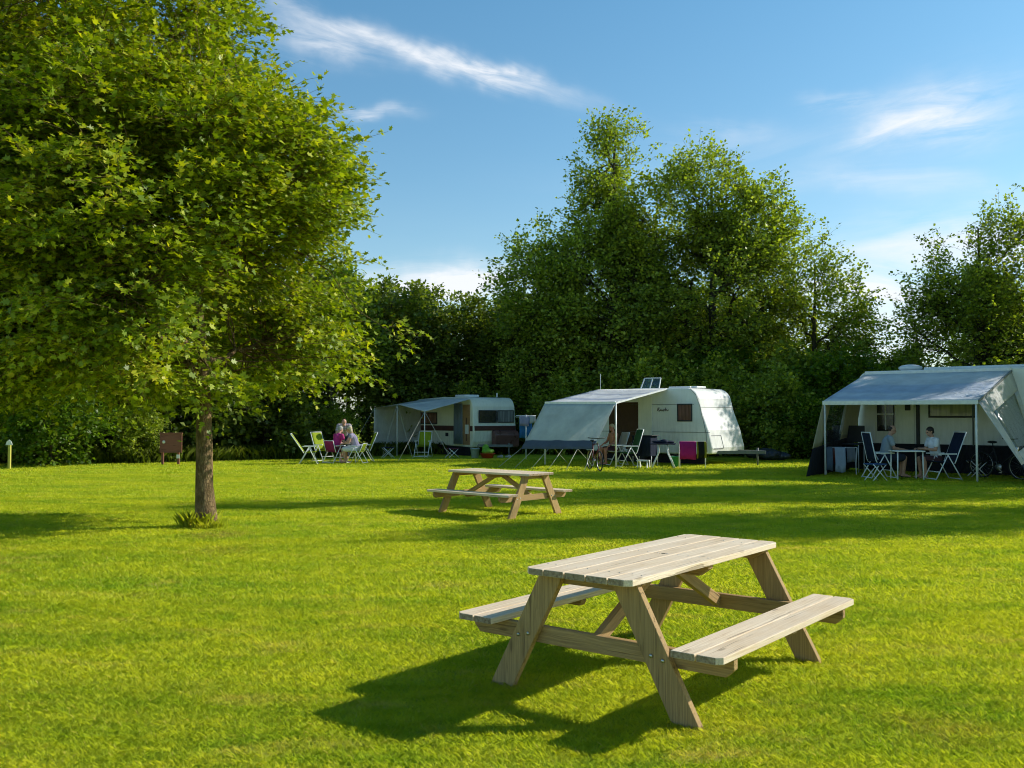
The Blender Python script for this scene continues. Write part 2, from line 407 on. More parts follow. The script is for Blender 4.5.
def blades(rng, P, h, w, lean=.5):
    n = len(P); a = rng.uniform(0, 2*np.pi, n); hh = h*rng.uniform(.45, 1.25, n); ww = w*rng.uniform(.7, 1.3, n)
    d = np.stack([np.cos(a), np.sin(a), np.zeros(n)], 1); s = np.stack([-np.sin(a), np.cos(a), np.zeros(n)], 1)
    ln = rng.uniform(.1, 1, n)*lean
    V = np.empty((n, 5, 3))
    V[:, 0] = P - s*(ww/2)[:, None]; V[:, 1] = P + s*(ww/2)[:, None]
    mid = P + d*(ln*hh*.35)[:, None]; mid[:, 2] += hh*.6
    V[:, 2] = mid + s*(ww*.4)[:, None]; V[:, 4] = mid - s*(ww*.4)[:, None]
    V[:, 3] = P + d*(ln*hh)[:, None]; V[:, 3, 2] += hh
    return V
def build_grass():
    rng = np.random.default_rng(3); out = []
    for (y0, y1, dens, h, w) in ((3.4, 5.5, 11000, .021, .0030), (5.5, 8, 7000, .023, .0042), (8, 12, 3200, .027, .0065), (12, 18, 2000, .026, .008), (18, 25, 850, .030, .012), (25, 33, 330, .038, .018)):
        a = .57; wd = lambda y: a*y*2+3.0
        area = (wd(y0)+wd(y1))/2*(y1-y0); n = int(area*dens)
        y = rng.uniform(y0, y1, n*2); keep = rng.uniform(0, wd(y1), n*2) < wd(y); y = y[keep][:n]
        x = rng.uniform(-.5, .5, len(y))*wd(y)
        out.append(blades(rng, np.stack([x, y, np.zeros(len(y))], 1), h, w, 1.7))
    V = np.concatenate(out)
    # two faces: a quad and a triangle would differ in length, so use one five-corner blade face
    tag(np_mesh('grass', V, 5, [(0, 1, 2, 3, 4)], M_blade), 'short mown yellow green lawn grass', 'grass', kind='stuff')
build_grass()

# ------------------------------------------------------------------ foliage
def leafmat(name, stops, trans=.42, rough=.45, tcol=(1.5, 1.6, .35)):
    m, nt, out = newmat(name)
    g = nt.new('ShaderNodeNewGeometry'); tc = nt.new('ShaderNodeTexCoord').outputs['Object']
    clump = nt.noise(tc, .9, 3, .6)
    v = nt.math('ADD', nt.math('MULTIPLY', g.outputs['Random Per Island'], .6), nt.math('MULTIPLY', nt.maprange(clump, .3, .7), .4))
    c = nt.ramp(v, stops)
    p = pbsdf(nt, c, rough, 0, .4)
    t = nt.new('ShaderNodeBsdfTranslucent'); nt.l.new(nt.mix(1, c, tcol, 'MULTIPLY'), t.inputs[0])
    mx = nt.new('ShaderNodeMixShader'); mx.inputs[0].default_value = trans
    nt.l.new(p.outputs[0], mx.inputs[1]); nt.l.new(t.outputs[0], mx.inputs[2]); nt.l.new(mx.outputs[0], out.inputs[0]); return m
def barkmat(name, c1, c2, moss=.3):
    m, nt, out = newmat(name)
    tc = nt.new('ShaderNodeTexCoord').outputs['Object']
    f = nt.noise(nt.mapping(tc, (1, 1, .28)), 26, 5, .7, .5)
    vor = nt.new('ShaderNodeTexVoronoi', feature='DISTANCE_TO_EDGE'); wv_ = nt.new('ShaderNodeVectorMath', operation='MULTIPLY_ADD'); nt.l.new(nt.noise(tc, 7, 4, .6, out=1), wv_.inputs[0]); wv_.inputs[1].default_value = (.09, .09, .16); nt.l.new(nt.mapping(tc, (1, 1, .22)), wv_.inputs[2]); nt.l.new(wv_.outputs[0], vor.inputs['Vector']); vor.inputs['Scale'].default_value = 32
    crev = nt.maprange(vor.outputs['Distance'], 0, .16)
    c = nt.mix(nt.maprange(f, .3, .7), c1, c2)
    c = nt.mix(nt.math('MULTIPLY_ADD', crev, .45, .55), tuple(x*.35 for x in c1), c)
    c = nt.mix(nt.maprange(nt.noise(nt.mapping(tc, (1, 1, .5)), 9, 5, .7), .45, .62, 0, .6), c, tuple(x*.45 for x in c1))
    c = nt.mix(nt.math('MULTIPLY', nt.maprange(nt.noise(tc, 5, 4, .6), .45, .7), moss), c, (.13, .15, .03))
    h = nt.math('ADD', nt.math('MULTIPLY', crev, .7), f)
    p = pbsdf(nt, c, .9, 0, .2, nt.bump(h, 1.0, .02)); nt.l.new(p.outputs[0], out.inputs[0]); return m
M_leafA = leafmat('bright_leaf', [(0, (.07, .11, .010)), (.35, (.18, .26, .014)), (.65, (.38, .44, .024)), (.88, (.62, .57, .05)), (1, (.62, .46, .03))], .36, .46, (1.6, 1.6, .3))
M_leafB = leafmat('dark_leaf', [(0, (.045, .075, .014)), (.4, (.12, .16, .024)), (.75, (.22, .27, .035)), (1, (.42, .42, .06))], .4, .45)
M_leafC = leafmat('mid_leaf', [(0, (.08, .12, .022)), (.4, (.22, .28, .036)), (.75, (.42, .48, .065)), (1, (.66, .64, .12))], .45, .45)
M_leafD = leafmat('young_leaf', [(0, (.05, .10, .008)), (.4, (.10, .18, .012)), (.75, (.18, .26, .02)), (1, (.28, .32, .04))], .5, .45)
M_barkA = barkmat('trunk_bark', (.17, .10, .045), (.46, .31, .16), .3)
M_barkB = barkmat('dark_bark', (.06, .05, .035), (.14, .115, .08), .4)

LEAF_STAR = np.array([(0, 0, 0), (.42, .22, .06), (.22, .45, .0), (.52, .72, .10), (.16, .72, 0), (0, 1.12, -.06), (-.16, .72, 0), (-.52, .72, .10), (-.22, .45, 0), (-.42, .22, .06)])
LEAF_OVAL = np.array([(0, 0, 0), (.36, .38, .08), (.24, .8, .04), (0, 1.05, -.05), (-.24, .8, .04), (-.36, .38, .08)])
LEAF_RH = np.array([(0, 0, 0), (.42, .5, .06), (0, 1, 0), (-.42, .5, .06)])

def bez(p0, p1, p2, n):
    t = np.linspace(0, 1, n)[:, None]; return (1-t)**2*p0+2*t*(1-t)*p1+t*t*p2
def tubes_np(paths, radii, sides):
    """paths (m, n, 3), radii (m, n) -> V, F arrays"""
    m, n, _ = paths.shape
    d = np.empty_like(paths); d[:, 1:-1] = paths[:, 2:]-paths[:, :-2]; d[:, 0] = paths[:, 1]-paths[:, 0]; d[:, -1] = paths[:, -1]-paths[:, -2]
    d /= np.linalg.norm(d, axis=2, keepdims=True)+1e-9
    ref = np.where(np.abs(d[:, :1, 2:3]) < .8, np.array([0, 0, 1.]), np.array([1., 0, 0]))
    u = np.cross(d, ref); u /= np.linalg.norm(u, axis=2, keepdims=True)+1e-9; w = np.cross(d, u)
    k = np.arange(sides)*2*np.pi/sides
    V = paths[:, :, None, :]+(u[:, :, None, :]*np.cos(k)[None, None, :, None]+w[:, :, None, :]*np.sin(k)[None, None, :, None])*radii[:, :, None, None]
    base = (np.arange(m)*n*sides)[:, None, None]; i = (np.arange(n-1)*sides)[None, :, None]; kk = np.arange(sides)[None, None, :]; k2 = (kk+1) % sides
    F = np.stack([base+i+kk, base+i+k2, base+i+sides+k2, base+i+sides+kk], -1).reshape(-1, 4)
    return V.reshape(-1, 3), F
def mesh_vf(name, Vs, Fs, mat, parent):
    off = 0; VV = []; FF = []
    for V, F in zip(Vs, Fs): VV.append(V); FF.append(F+off); off += len(V)
    V = np.concatenate(VV).astype(np.float32); F = np.concatenate(FF).astype(np.int32)
    me = bpy.data.meshes.new(name); me.vertices.add(len(V)); me.vertices.foreach_set('co', V.ravel())
    me.loops.add(F.size); me.loops.foreach_set('vertex_index', F.ravel()); me.polygons.add(len(F)); me.polygons.foreach_set('loop_start', np.arange(len(F), dtype=np.int32)*4)
    me.update(calc_edges=True); me.polygons.foreach_set('use_smooth', np.ones(len(F), bool)); me.materials.append(mat)
    o = bpy.data.objects.new(name, me); col.objects.link(o); o.parent = parent; return o

def unit(v): return v/(np.linalg.norm(v, axis=-1, keepdims=True)+1e-9)
def make_tree(name, loc, ells, trunk_top, trunk_r, n_clumps, leaf, clump_r, seed, mat, bark, shape=LEAF_RH, twigs=6, leaves=11, limbs=9, base_h=None,
              label=None, cat='tree', group=None, trunk_lean=(0, 0), shell=.7, rz=0, bare=0.0, upl=.6, flare=1.5, flat=1.0, upt=.12, nspread=.62, rough_out=.07):
    rng = np.random.default_rng(seed); E = np.array(ells, float)
    w = E[:, 3]*E[:, 4]+E[:, 4]*E[:, 5]+E[:, 3]*E[:, 5]; w = w/w.sum()
    ei = rng.choice(len(E), n_clumps*2, p=w)
    dirs = unit(rng.normal(size=(n_clumps*2, 3)))
    rr = np.where(rng.random(n_clumps*2) < shell, rng.uniform(.72, 1.0, n_clumps*2), rng.uniform(.2, .8, n_clumps*2)**.6)
    rr *= 1+.10*np.sin(dirs[:, 0]*5+seed)*np.cos(dirs[:, 2]*6+seed*2)+rough_out*rng.normal(size=n_clumps*2)
    P = E[ei, :3]+dirs*rr[:, None]*E[ei, 3:6]
    P = P[P[:, 2] > .25]
    # patchy crown: drop points in holes of a smooth random field
    hole = np.zeros(len(P))
    for q in range(14):
        k = rng.normal(size=3)*(1.1 if E[:, 3].max() > 1.5 else 2.2); hole += np.sin(P@k+rng.uniform(0, 6.3))
    thr = np.quantile(hole, bare) if bare > 0 else -1e9
    P = P[hole > thr][:n_clumps]; n = len(P)
    top = P[:, 2].max(); cen = E[:, :3].mean(0)
    root = thing(name, loc, rz, label, cat, group)
    # trunk
    bh = base_h or trunk_top*.35
    nt_ = 12; tz = np.linspace(0, trunk_top, nt_)
    ax = np.zeros((nt_, 3)); ax[:, 2] = tz
    ax[:, 0] = trunk_lean[0]*(tz/trunk_top)**1.3+np.sin(tz*1.3+seed)*trunk_r*.25*(tz > .01); ax[:, 1] = trunk_lean[1]*(tz/trunk_top)**1.3+np.cos(tz*1.1+seed)*trunk_r*.2*(tz > .01)
    ax[:, :2] -= ax[0, :2]
    tr = trunk_r*(1-.86*(tz/trunk_top)**1.1)
    tr[0] *= flare; 
    V0, F0 = tubes_np(ax[None], tr[None], 14)
    # extra low rings for the flare
    Vs, Fs = [V0], [F0]
    # limbs: k-means of the clumps
    K = limbs; C = P[rng.choice(n, K, replace=False)]
    for _ in range(6):
        lab = np.argmin(((P[:, None]-C[None])**2).sum(2), 1)
        C = np.array([P[lab == k].mean(0) if (lab == k).any() else C[k] for k in range(K)])
    L = []; LR = []
    for k in range(K):
        t = C[k]; hd = math.hypot(t[0], t[1])
        hs = min(max(bh, t[2]-hd*.8-.3), trunk_top*.92)
        s = np.array([np.interp(hs, tz, ax[:, 0]), np.interp(hs, tz, ax[:, 1]), hs])
        c1 = s*.5+t*.5+np.array([0, 0, (.35*(t[2]-s[2]) if t[2] > s[2] else .25*hd)*upl]) * np.array([1, 1, 1]); c1[:2] = s[:2]+(t[:2]-s[:2])*.6
        far = t+(t-s)*.25
        b = bez(s, c1, far, 9); b[1:-1] += rng.normal(size=(7, 3))*.03*np.linalg.norm(t-s)
        L.append(b); r0 = min(np.interp(hs, tz, tr)*.62, trunk_r*.5); LR.append(np.linspace(r0, trunk_r*.07, 9))
    L = np.array(L); V, F = tubes_np(L, np.array(LR), 7); Vs.append(V); Fs.append(F)
    # sub-branches to every clump
    li = lab; cand = L[li][:, 2:, :]; dd = ((cand-P[:, None])**2).sum(2)+np.where(cand[:, :, 2] > P[:, None, 2], 1.0, 0)*.6
    j = np.argmin(dd, 1)+2; A = L[li, j]; AR = np.array(LR)[li, j]*.55
    m = (A+P)/2; m[:, 2] += .12*np.linalg.norm(P-A, axis=1)*rng.uniform(-.5, 1.2, n)
    t = np.linspace(0, 1, 5)[None, :, None]
    B = (1-t)**2*A[:, None]+2*t*(1-t)*m[:, None]+t*t*P[:, None]
    B[:, 1:4] += rng.normal(size=(n, 3, 3))*.04*np.linalg.norm(P-A, axis=1)[:, None, None]
    BR = np.linspace(1, .25, 5)[None]*np.clip(AR, trunk_r*.04, trunk_r*.12)[:, None]
    V, F = tubes_np(B, BR, 4); Vs.append(V); Fs.append(F)
    # twigs
    T = twigs; outd = unit(P-np.array([cen[0]*.8, cen[1]*.8, min(cen[2], bh+1.0)]))
    td = unit((outd[:, None]*.75+rng.normal(size=(n, T, 3))*.62)*np.array([1, 1, flat])+np.array([0, 0, upt]))
    tl = clump_r*rng.uniform(.5, 1.25, (n, T, 1))
    st = P[:, None]+rng.normal(size=(n, T, 3))*clump_r*.22*np.array([1, 1, flat])
    e = st+td*tl; e[..., 2] -= tl[..., 0]*.10
    mid = (st+e)/2; mid[..., 2] += tl[..., 0]*.07
    TW = np.stack([st, mid, e], 2).reshape(-1, 3, 3)
    V, F = tubes_np(TW, np.tile(np.array([[1, .7, .35]])*trunk_r*.018+.0012, (len(TW), 1)), 3); Vs.append(V); Fs.append(F)
    mesh_vf('trunk', Vs, Fs, bark, root)
    # leaves along the twigs
    nl = leaves; q = np.linspace(.12, 1.03, nl)[None, :, None]+rng.uniform(-.05, .05, (len(TW), nl, 1))
    pos = (1-q)**2*TW[:, None, 0]+2*q*(1-q)*(2*TW[:, None, 1]-(TW[:, None, 0]+TW[:, None, 2])/2)+q*q*TW[:, None, 2]
    tdir = unit(TW[:, 2]-TW[:, 0])[:, None]
    side = unit(np.cross(tdir, unit(rng.normal(size=(len(TW), nl, 3))*.35+np.array([0, 0, 1.]))))*np.where(np.arange(nl) % 2, 1, -1)[None, :, None]
    pos = pos+side*leaf*.25+rng.normal(size=pos.shape)*leaf*.35
    a = unit(tdir*.7+side*.9+rng.normal(size=pos.shape)*.4)
    nrm = unit(np.array([0, 0, 1.])+rng.normal(size=pos.shape)*nspread+outd.repeat(T, 0)[:, None]*.35)
    b = unit(np.cross(a, nrm)); nrm = np.cross(b, a)
    s = leaf*rng.uniform(.65, 1.25, pos.shape[:2])[..., None]
    pos, a, b, nrm, s = [x.reshape(-1, x.shape[-1]) for x in (pos, a, b, nrm, s)]
    V = pos[:, None]+s[:, None]*(b[:, None]*shape[None, :, 0:1]+a[:, None]*shape[None, :, 1:2]+nrm[:, None]*shape[None, :, 2:3])
    np_mesh('crown', V, len(shape), [tuple(range(len(shape)))], mat, root)
    return root

# the big lawn tree
bt = G(208, 526)
make_tree('lawn_tree', bt, [(-.6, 0, 4.3, 2.5, 2.8, 2.1), (-2.15, .1, 7.2, 2.65, 2.9, 2.9), (-.6, .1, 2.7, 2.6, 2.6, .85), (-3.2, .2, 4.7, 2.6, 2.8, 2.6), (-.75, .0, 5.7, 1.55, 2.2, 1.4), (.75, 0, 4.9, 1.35, 1.6, 1.0), (-3.0, -.2, 2.55, 1.7, 1.8, .7)],
          6.3, .13, 2700, .085, .56, 11, M_leafA, M_barkA, LEAF_STAR, twigs=8, leaves=11, limbs=18, base_h=2.25,
          label='large bright green broadleaf tree standing alone on the open lawn', trunk_lean=(-.5, .1), shell=.62, bare=.10, flare=1.25, flat=.42, upt=.03, nspread=.48, rough_out=.09)

BG = 'trees of the wood edge behind the caravans'
t1 = make_tree('broadleaf_tree', (4.4, 40, 0), [(.05, 0, 12.6, 1.1, 1.1, 1.9), (-.3, 0, 9.9, 2.0, 1.8, 2.4), (-.6, 0, 6.2, 3.1, 2.6, 3.6), (.9, 0, 8.4, 1.6, 1.6, 2.6)], 13.4, .26, 800, .145, .85, 21, M_leafC, M_barkB, rough_out=.10, upt=.22,
               twigs=6, leaves=10, limbs=14, label='tallest tree of the wood, its narrow top rising above the middle caravan', group=None, shell=.6, bare=.22)
t2 = make_tree('broadleaf_tree', (8.5, 39.5, 0), [(-.6, 0, 10.2, 2.0, 2.0, 2.3), (1.1, 0, 9.2, 2.1, 2.0, 2.3), (.1, 0, 6.6, 3.3, 2.7, 3.4)], 11.5, .27, 740, .145, .85, 22, M_leafC, M_barkB, rough_out=.10, upt=.22,
               twigs=6, leaves=10, limbs=15, label='broad round-topped tree beside the tallest one, forked pale trunk showing', shell=.58, bare=.30)
t3 = make_tree('broadleaf_tree', (1.2, 40.5, 0), [(0, 0, 6.6, 1.9, 2.0, 2.8), (.9, 0, 4.0, 2.4, 2.0, 3.2)], 8.4, .2, 500, .15, .8, 23, M_leafC, M_barkB, rough_out=.11, upt=.2,
               twigs=6, leaves=10, limbs=10, label='dark dense tree forming the left shoulder of the tall group', shell=.65, bare=.1)
t4 = make_tree('broadleaf_tree', (12.6, 39.0, 0), [(-.2, 0, 6.1, 1.9, 1.9, 2.6), (1.2, 0, 4.6, 1.5, 1.6, 2.1), (-.2, 0, 3.6, 2.5, 2.0, 2.2)], 7.8, .17, 360, .14, .8, 24, M_leafC, M_barkB, rough_out=.13, upt=.3,
               twigs=6, leaves=9, limbs=12, label='airy sloping tree next to the gap of sky, right of the tall group', shell=.55, bare=.26)
t5 = make_tree('broadleaf_tree', (17.6, 35.2, 0), [(1.3, 0, 7.0, 1.5, 1.8, 2.5), (-.5, 0, 6.4, 1.5, 1.8, 1.9), (-1.15, 0, 4.9, 1.45, 1.8, 1.9), (1.2, 0, 5.2, 2.4, 2.0, 2.6)], 8.6, .2, 430, .125, .8, 25, M_leafC, M_barkB, rough_out=.16, upt=.4,
               twigs=6, leaves=9, limbs=14, label='open-crowned tree rising behind the caravan with the large awning', shell=.5, bare=.36)

# smaller hedge trees: three kinds, then copies
hA = make_tree('hedge_tree', (-2.0, 43.5, 0), [(0, 0, 4.4, 1.9, 1.8, 2.5), (.3, 0, 2.2, 2.1, 1.9, 2.2)], 6.2, .13, 330, .17, .65, 31, M_leafB, M_barkB, twigs=5, leaves=9, limbs=8, shell=.7, bare=.12, rough_out=.13, upt=.3)
hB = make_tree('hedge_tree', (1.0, 44.5, 0), [(-.6, 0, 4.9, 1.2, 1.4, 2.2), (.9, 0, 4.4, 1.2, 1.4, 2.0), (0, 0, 2.2, 2.0, 1.8, 2.2)], 6.4, .12, 330, .17, .65, 32, M_leafB, M_barkB, twigs=5, leaves=9, limbs=9, shell=.65, bare=.22, rough_out=.14, upt=.35)
hC = make_tree('hedge_tree', (-6.5, 42.5, 0), [(0, 0, 3.8, 1.7, 1.7, 2.4), (.4, 0, 5.8, .8, .9, 1.3), (-.8, 0, 5.0, .8, .9, 1.4)], 6.3, .12, 300, .17, .62, 33, M_leafC, M_barkB, twigs=5, leaves=9, limbs=9, shell=.65, bare=.2, rough_out=.14, upt=.35)
bA = make_tree('bush', (-14.3, 29.2, 0), [(0, 0, 1.3, 1.5, 1.1, 1.3)], 1.8, .05, 200, .12, .45, 41, M_leafD, M_barkB, twigs=5, leaves=9, limbs=7, base_h=.2, shell=.7, bare=.15, cat='bush')
bB = make_tree('bush', (12.0, 36.0, 0), [(0, 0, 1.5, 1.2, 1.1, 1.6), (.9, 0, 1.0, .9, .9, 1.0)], 2.2, .05, 210, .13, .5, 42, M_leafC, M_barkB, twigs=5, leaves=9, limbs=7, base_h=.2, shell=.7, bare=.15, cat='bush')
HG = 'dark hedge trees closing the back of the field'; HL = 'dark leafy hedge tree in the dense row closing the back of the field'
BGp = 'low bushes at the foot of the wood edge'; BL = 'low leafy bush growing at the shaded foot of the wood edge'
for o, z in ((hA, 1), (hB, 1), (hC, 1)): tag(o, HL, group=HG); 
tag(bA, BL, group=BGp); tag(bB, BL, group=BGp)
r5 = random.Random(5)
kinds = [hA, hB, hC]
def hedge(x, y, s, k): dup(kinds[k % 3], (x, y, 0), r5.uniform(0, 6.28), scale=(s*r5.uniform(.9, 1.15), s*r5.uniform(.9, 1.15), s*r5.uniform(.93, 1.05)))
k = 0
for x, y, s in ((-27, 33, 1.15), (-24, 32.2, 1.1), (-21, 33.5, 1.2), (-18.3, 32.4, 1.1), (-15.8, 33.6, 1.2), (-13.6, 32.6, 1.05), (-11.2, 33.8, 1.15), (-9.2, 35.2, 1.05), (-7.3, 37.6, 1.05), (-5.2, 40.6, 1.0), (-4.2, 42.2, 1.02),
                (-26, 37, 1.3), (-22, 37, 1.35), (-18.5, 37.5, 1.3), (-15, 38, 1.3), (-11.7, 38.5, 1.2), (-9.3, 40.5, 1.15), (-13, 43, 1.3), (-17.5, 43, 1.4), (-22.5, 43, 1.4), (-8, 46, 1.12), (-4.6, 46.5, 1.08), (-.6, 46, 1.05), (2.8, 45.5, 1.1),
                (6.5, 45, 1.15), (9.8, 44.5, 1.15), (12.6, 44.5, .8), (15.3, 43.5, .5), (17.4, 42, .55), (20.5, 40, 1.1), (3.0, 42.5, .95), (6.4, 42.3, 1.0), (10.4, 42.0, .95), (14.2, 41.5, .62), (-.2, 42.3, .9), (16.4, 39.2, .6), (24, 38, 1.3), (19.8, 37.6, .75), (22.5, 35.2, .9)):
    hedge(x, y, s, k); k += 1
for i, (x, y, s) in enumerate(((12.3, 35.3, 1.35), (-16.6, 30.3, 1.0), (-12.4, 31.2, .62), (-18.6, 29.6, 1.2), (-6.9, 36.6, .6), (-8.3, 35.6, .5), (9.6, 34.6, .95), (10.9, 33.6, .8), (7.9, 36.2, 1.1), (13.6, 34.6, .95), (5.4, 37, 1.2), (2.9, 38.4, 1.15), (.8, 40.4, 1.1), (-1.7, 41.2, 1.1),
                               (12.4, 32.2, .62), (14.9, 33.2, .9), (11.2, 37.0, 1.5), (13.2, 37.6, 1.4), (15.3, 36.6, 1.15), (8.4, 38.0, 1.5), (17.4, 33.0, 1.2), (19.8, 32.4, 1.25), (6.2, 38.6, 1.5), (15.6, 40.2, 1.3))):
    dup(bA if i in (0, 7, 9, 15, 19) else bB, (x, y, 0), r5.uniform(0, 6.28), scale=(s*r5.uniform(.9, 1.15), s, s*r5.uniform(.9, 1.1)))
# trees beyond the right edge, whose shadows lie on the lawn
for x, y, s, src in ((14.4, 16.4, (.62, .60, .76), t2), (16.8, 22.2, (.70, .68, .97), t1), (20.5, 26.2, (.8, .8, .56), t2), (22.5, 29.4, 1.0, t2), (27.6, 39.8, (.9, .75, 1.45), t1), (24, 21.5, .75, t3)):
    dup(src, (x, y, 0), r5.uniform(0, 6.28), label='broadleaf tree at the side of the field past the last caravan', group='trees along the side of the field', scale=s)
# ------------------------------------------------------------------ materials of things
M_top = wood('bleached_plank', (.95, .78, .56), (.60, .42, .24), (.86, .76, .62), .45, endgrain=(.20, .13, .065))
M_leg = wood('weathered_timber', (.58, .37, .15), (.28, .165, .065), (.38, .25, .11), .3)
M_post = wood('green_post', (.62, .56, .10), (.45, .40, .06), (.4, .4, .15), .3)
M_board = wood('brown_board', (.30, .11, .07), (.18, .065, .045), (.26, .12, .09), .4)
M_steel = surf('galvanised_steel', (.55, .55, .53), .35, .2, 20, .1, 200, 1)
M_white = surf('white_caravan_paint', (.88, .88, .84), .38, .07, 2, .08, 14, dirt=.35)
M_white2 = surf('cream_caravan_paint', (.88, .86, .72), .38, .07, 2, .08, 14, dirt=.35)
M_roofw = surf('white_roof_paint', (.8, .82, .82), .45, .12, 3, .1, 14)
M_alu = surf('white_painted_tube', (.86, .87, .86), .35, .1, 9, 0)
M_trim = surf('grey_rubber_seam', (.16, .18, .18), .5, .2, 9, 0)
M_brown = surf('brown_stripe_paint', (.085, .03, .028), .35, .15, 5, 0)
M_black = surf('black_rubber', (.02, .02, .022), .7, .3, 12, .2)
M_dark = surf('dark_plastic', (.022, .024, .028), .5, .3, 10, .1)
M_rim = surf('wheel_rim_paint', (.45, .46, .46), .4, .2, 14, .1)
M_curtain = fabric('pink_brown_curtain', (.36, .15, .11), trans=.2)
M_curtb = fabric('blue_grey_curtain', (.22, .27, .34), trans=.2, fs=12)
M_inter = surf('interior_wood_panel', (.42, .24, .12), .5, .25, 4, .1)
M_paper = surf('white_paper', (.75, .75, .72), .7, .08, 20, 0)
M_glassd = glass('dark_window', (.02, .022, .025), .25); M_glassp = glass('curtained_window', (.26, .11, .08)); M_glassg = glass('lawn_reflection_window', (.30, .32, .12), .3)  # M_glassg: the lawn's reflection is painted into the olive pane colour
M_vinyl = vinyl('clear_vinyl', .28); M_vinyl2 = vinyl('dim_vinyl', .10); M_hatch = vinyl('roof_hatch_acrylic', .10)
M_lime = fabric('lime_fabric', (.42, .52, .03), trans=.35, fs=6); M_navy = fabric('navy_fabric', (.014, .022, .05), trans=.08, fs=6)
M_greenf = fabric('green_fabric', (.06, .17, .08), trans=.3, fs=6); M_blue = fabric('blue_fabric', (.06, .13, .30), trans=.2)
M_pink = fabric('magenta_towelling', (.62, .035, .25), trans=.3, fs=8); M_towb = fabric('pale_blue_towelling', (.58, .68, .86), trans=.3, fs=9)
M_towg = fabric('grey_towelling', (.26, .28, .33), trans=.3, fs=9); M_towbl = fabric('bright_blue_towelling', (.05, .25, .62), trans=.3, fs=9)
M_towl = fabric('lilac_cotton', (.55, .52, .70), trans=.35, fs=9); M_towy = fabric('yellow_edged_dark_towelling', (.05, .05, .02), [(0, (.35, .32, .03)), (.16, (.35, .32, .03)), (.2, (.02, .02, .015)), (.8, (.02, .02, .015)), (.85, (.35, .32, .03))], trans=.15, fs=9)
M_whitef = fabric('white_cotton', (.72, .72, .72), trans=.35, fs=9); M_red = surf('orange_red_plastic', (.50, .06, .02), .45, .15, 9, 0); M_limep = surf('lime_plastic', (.20, .50, .03), .5, .2, 9, .2, 20, trans=.2)
M_greenp = surf('green_plastic', (.03, .26, .12), .45, .2, 9, 0); M_bucket = surf('pale_blue_plastic', (.50, .60, .66), .45, .1, 9, 0)
M_dred = surf('dark_red_paint', (.12, .015, .012), .4, .2, 9, 0)
M_rope = surf('pale_rope', (.62, .60, .50), .8, .15, 40, 0)
M_tarp = surf('dark_tarpaulin', (.035, .04, .055), .45, .4, 3, .9, 7)
M_aw1 = fabric('pale_grey_canvas', (.90, .90, .88), trans=.35, folds=.8)
M_aw1w = fabric('grey_green_canvas', (.80, .82, .78), trans=.40, folds=.9)
M_aw2 = fabric('white_blue_awning_cloth', (.7, .7, .7), [(0, (.84, .85, .86)), (.26, (.82, .84, .86)), (.30, (.48, .54, .66)), (.40, (.50, .56, .68)), (.45, (.82, .84, .86)), (.64, (.82, .84, .86)), (.68, (.58, .62, .70)), (.73, (.58, .62, .70)), (.77, (.84, .85, .86))], trans=.30, folds=.5)
M_scr = fabric('grey_screen_cloth', (.4, .4, .4), [(0, (.15, .19, .26)), (.20, (.16, .20, .27)), (.215, (.80, .82, .78)), (1, (.84, .86, .82))], trans=.38, folds=.7)
M_aw3 = fabric('shade_banded_blue_cloth', (.4, .4, .4), [(0, (.90, .91, .90)), (.09, (.84, .87, .89)), (.14, (.64, .72, .83)), (.30, (.78, .83, .89)), (.38, (.60, .69, .82)), (.60, (.68, .75, .86)), (.66, (.88, .89, .89)), (.86, (.92, .92, .90)), (1, (.8, .84, .86))], trans=.22, folds=.8)  # pale blue cloth; its bands are shade put into the colour
M_cream = fabric('cream_canvas', (.62, .56, .38), trans=.30, folds=.8, fs=4); M_cream2 = fabric('white_canvas', (.82, .82, .80), trans=.35, folds=.9, fs=4)
M_darkc = fabric('dark_canvas', (.022, .022, .028), trans=.03, folds=.8, fs=4); M_grc = fabric('slate_canvas', (.07, .09, .12), trans=.1, folds=.8, fs=4)

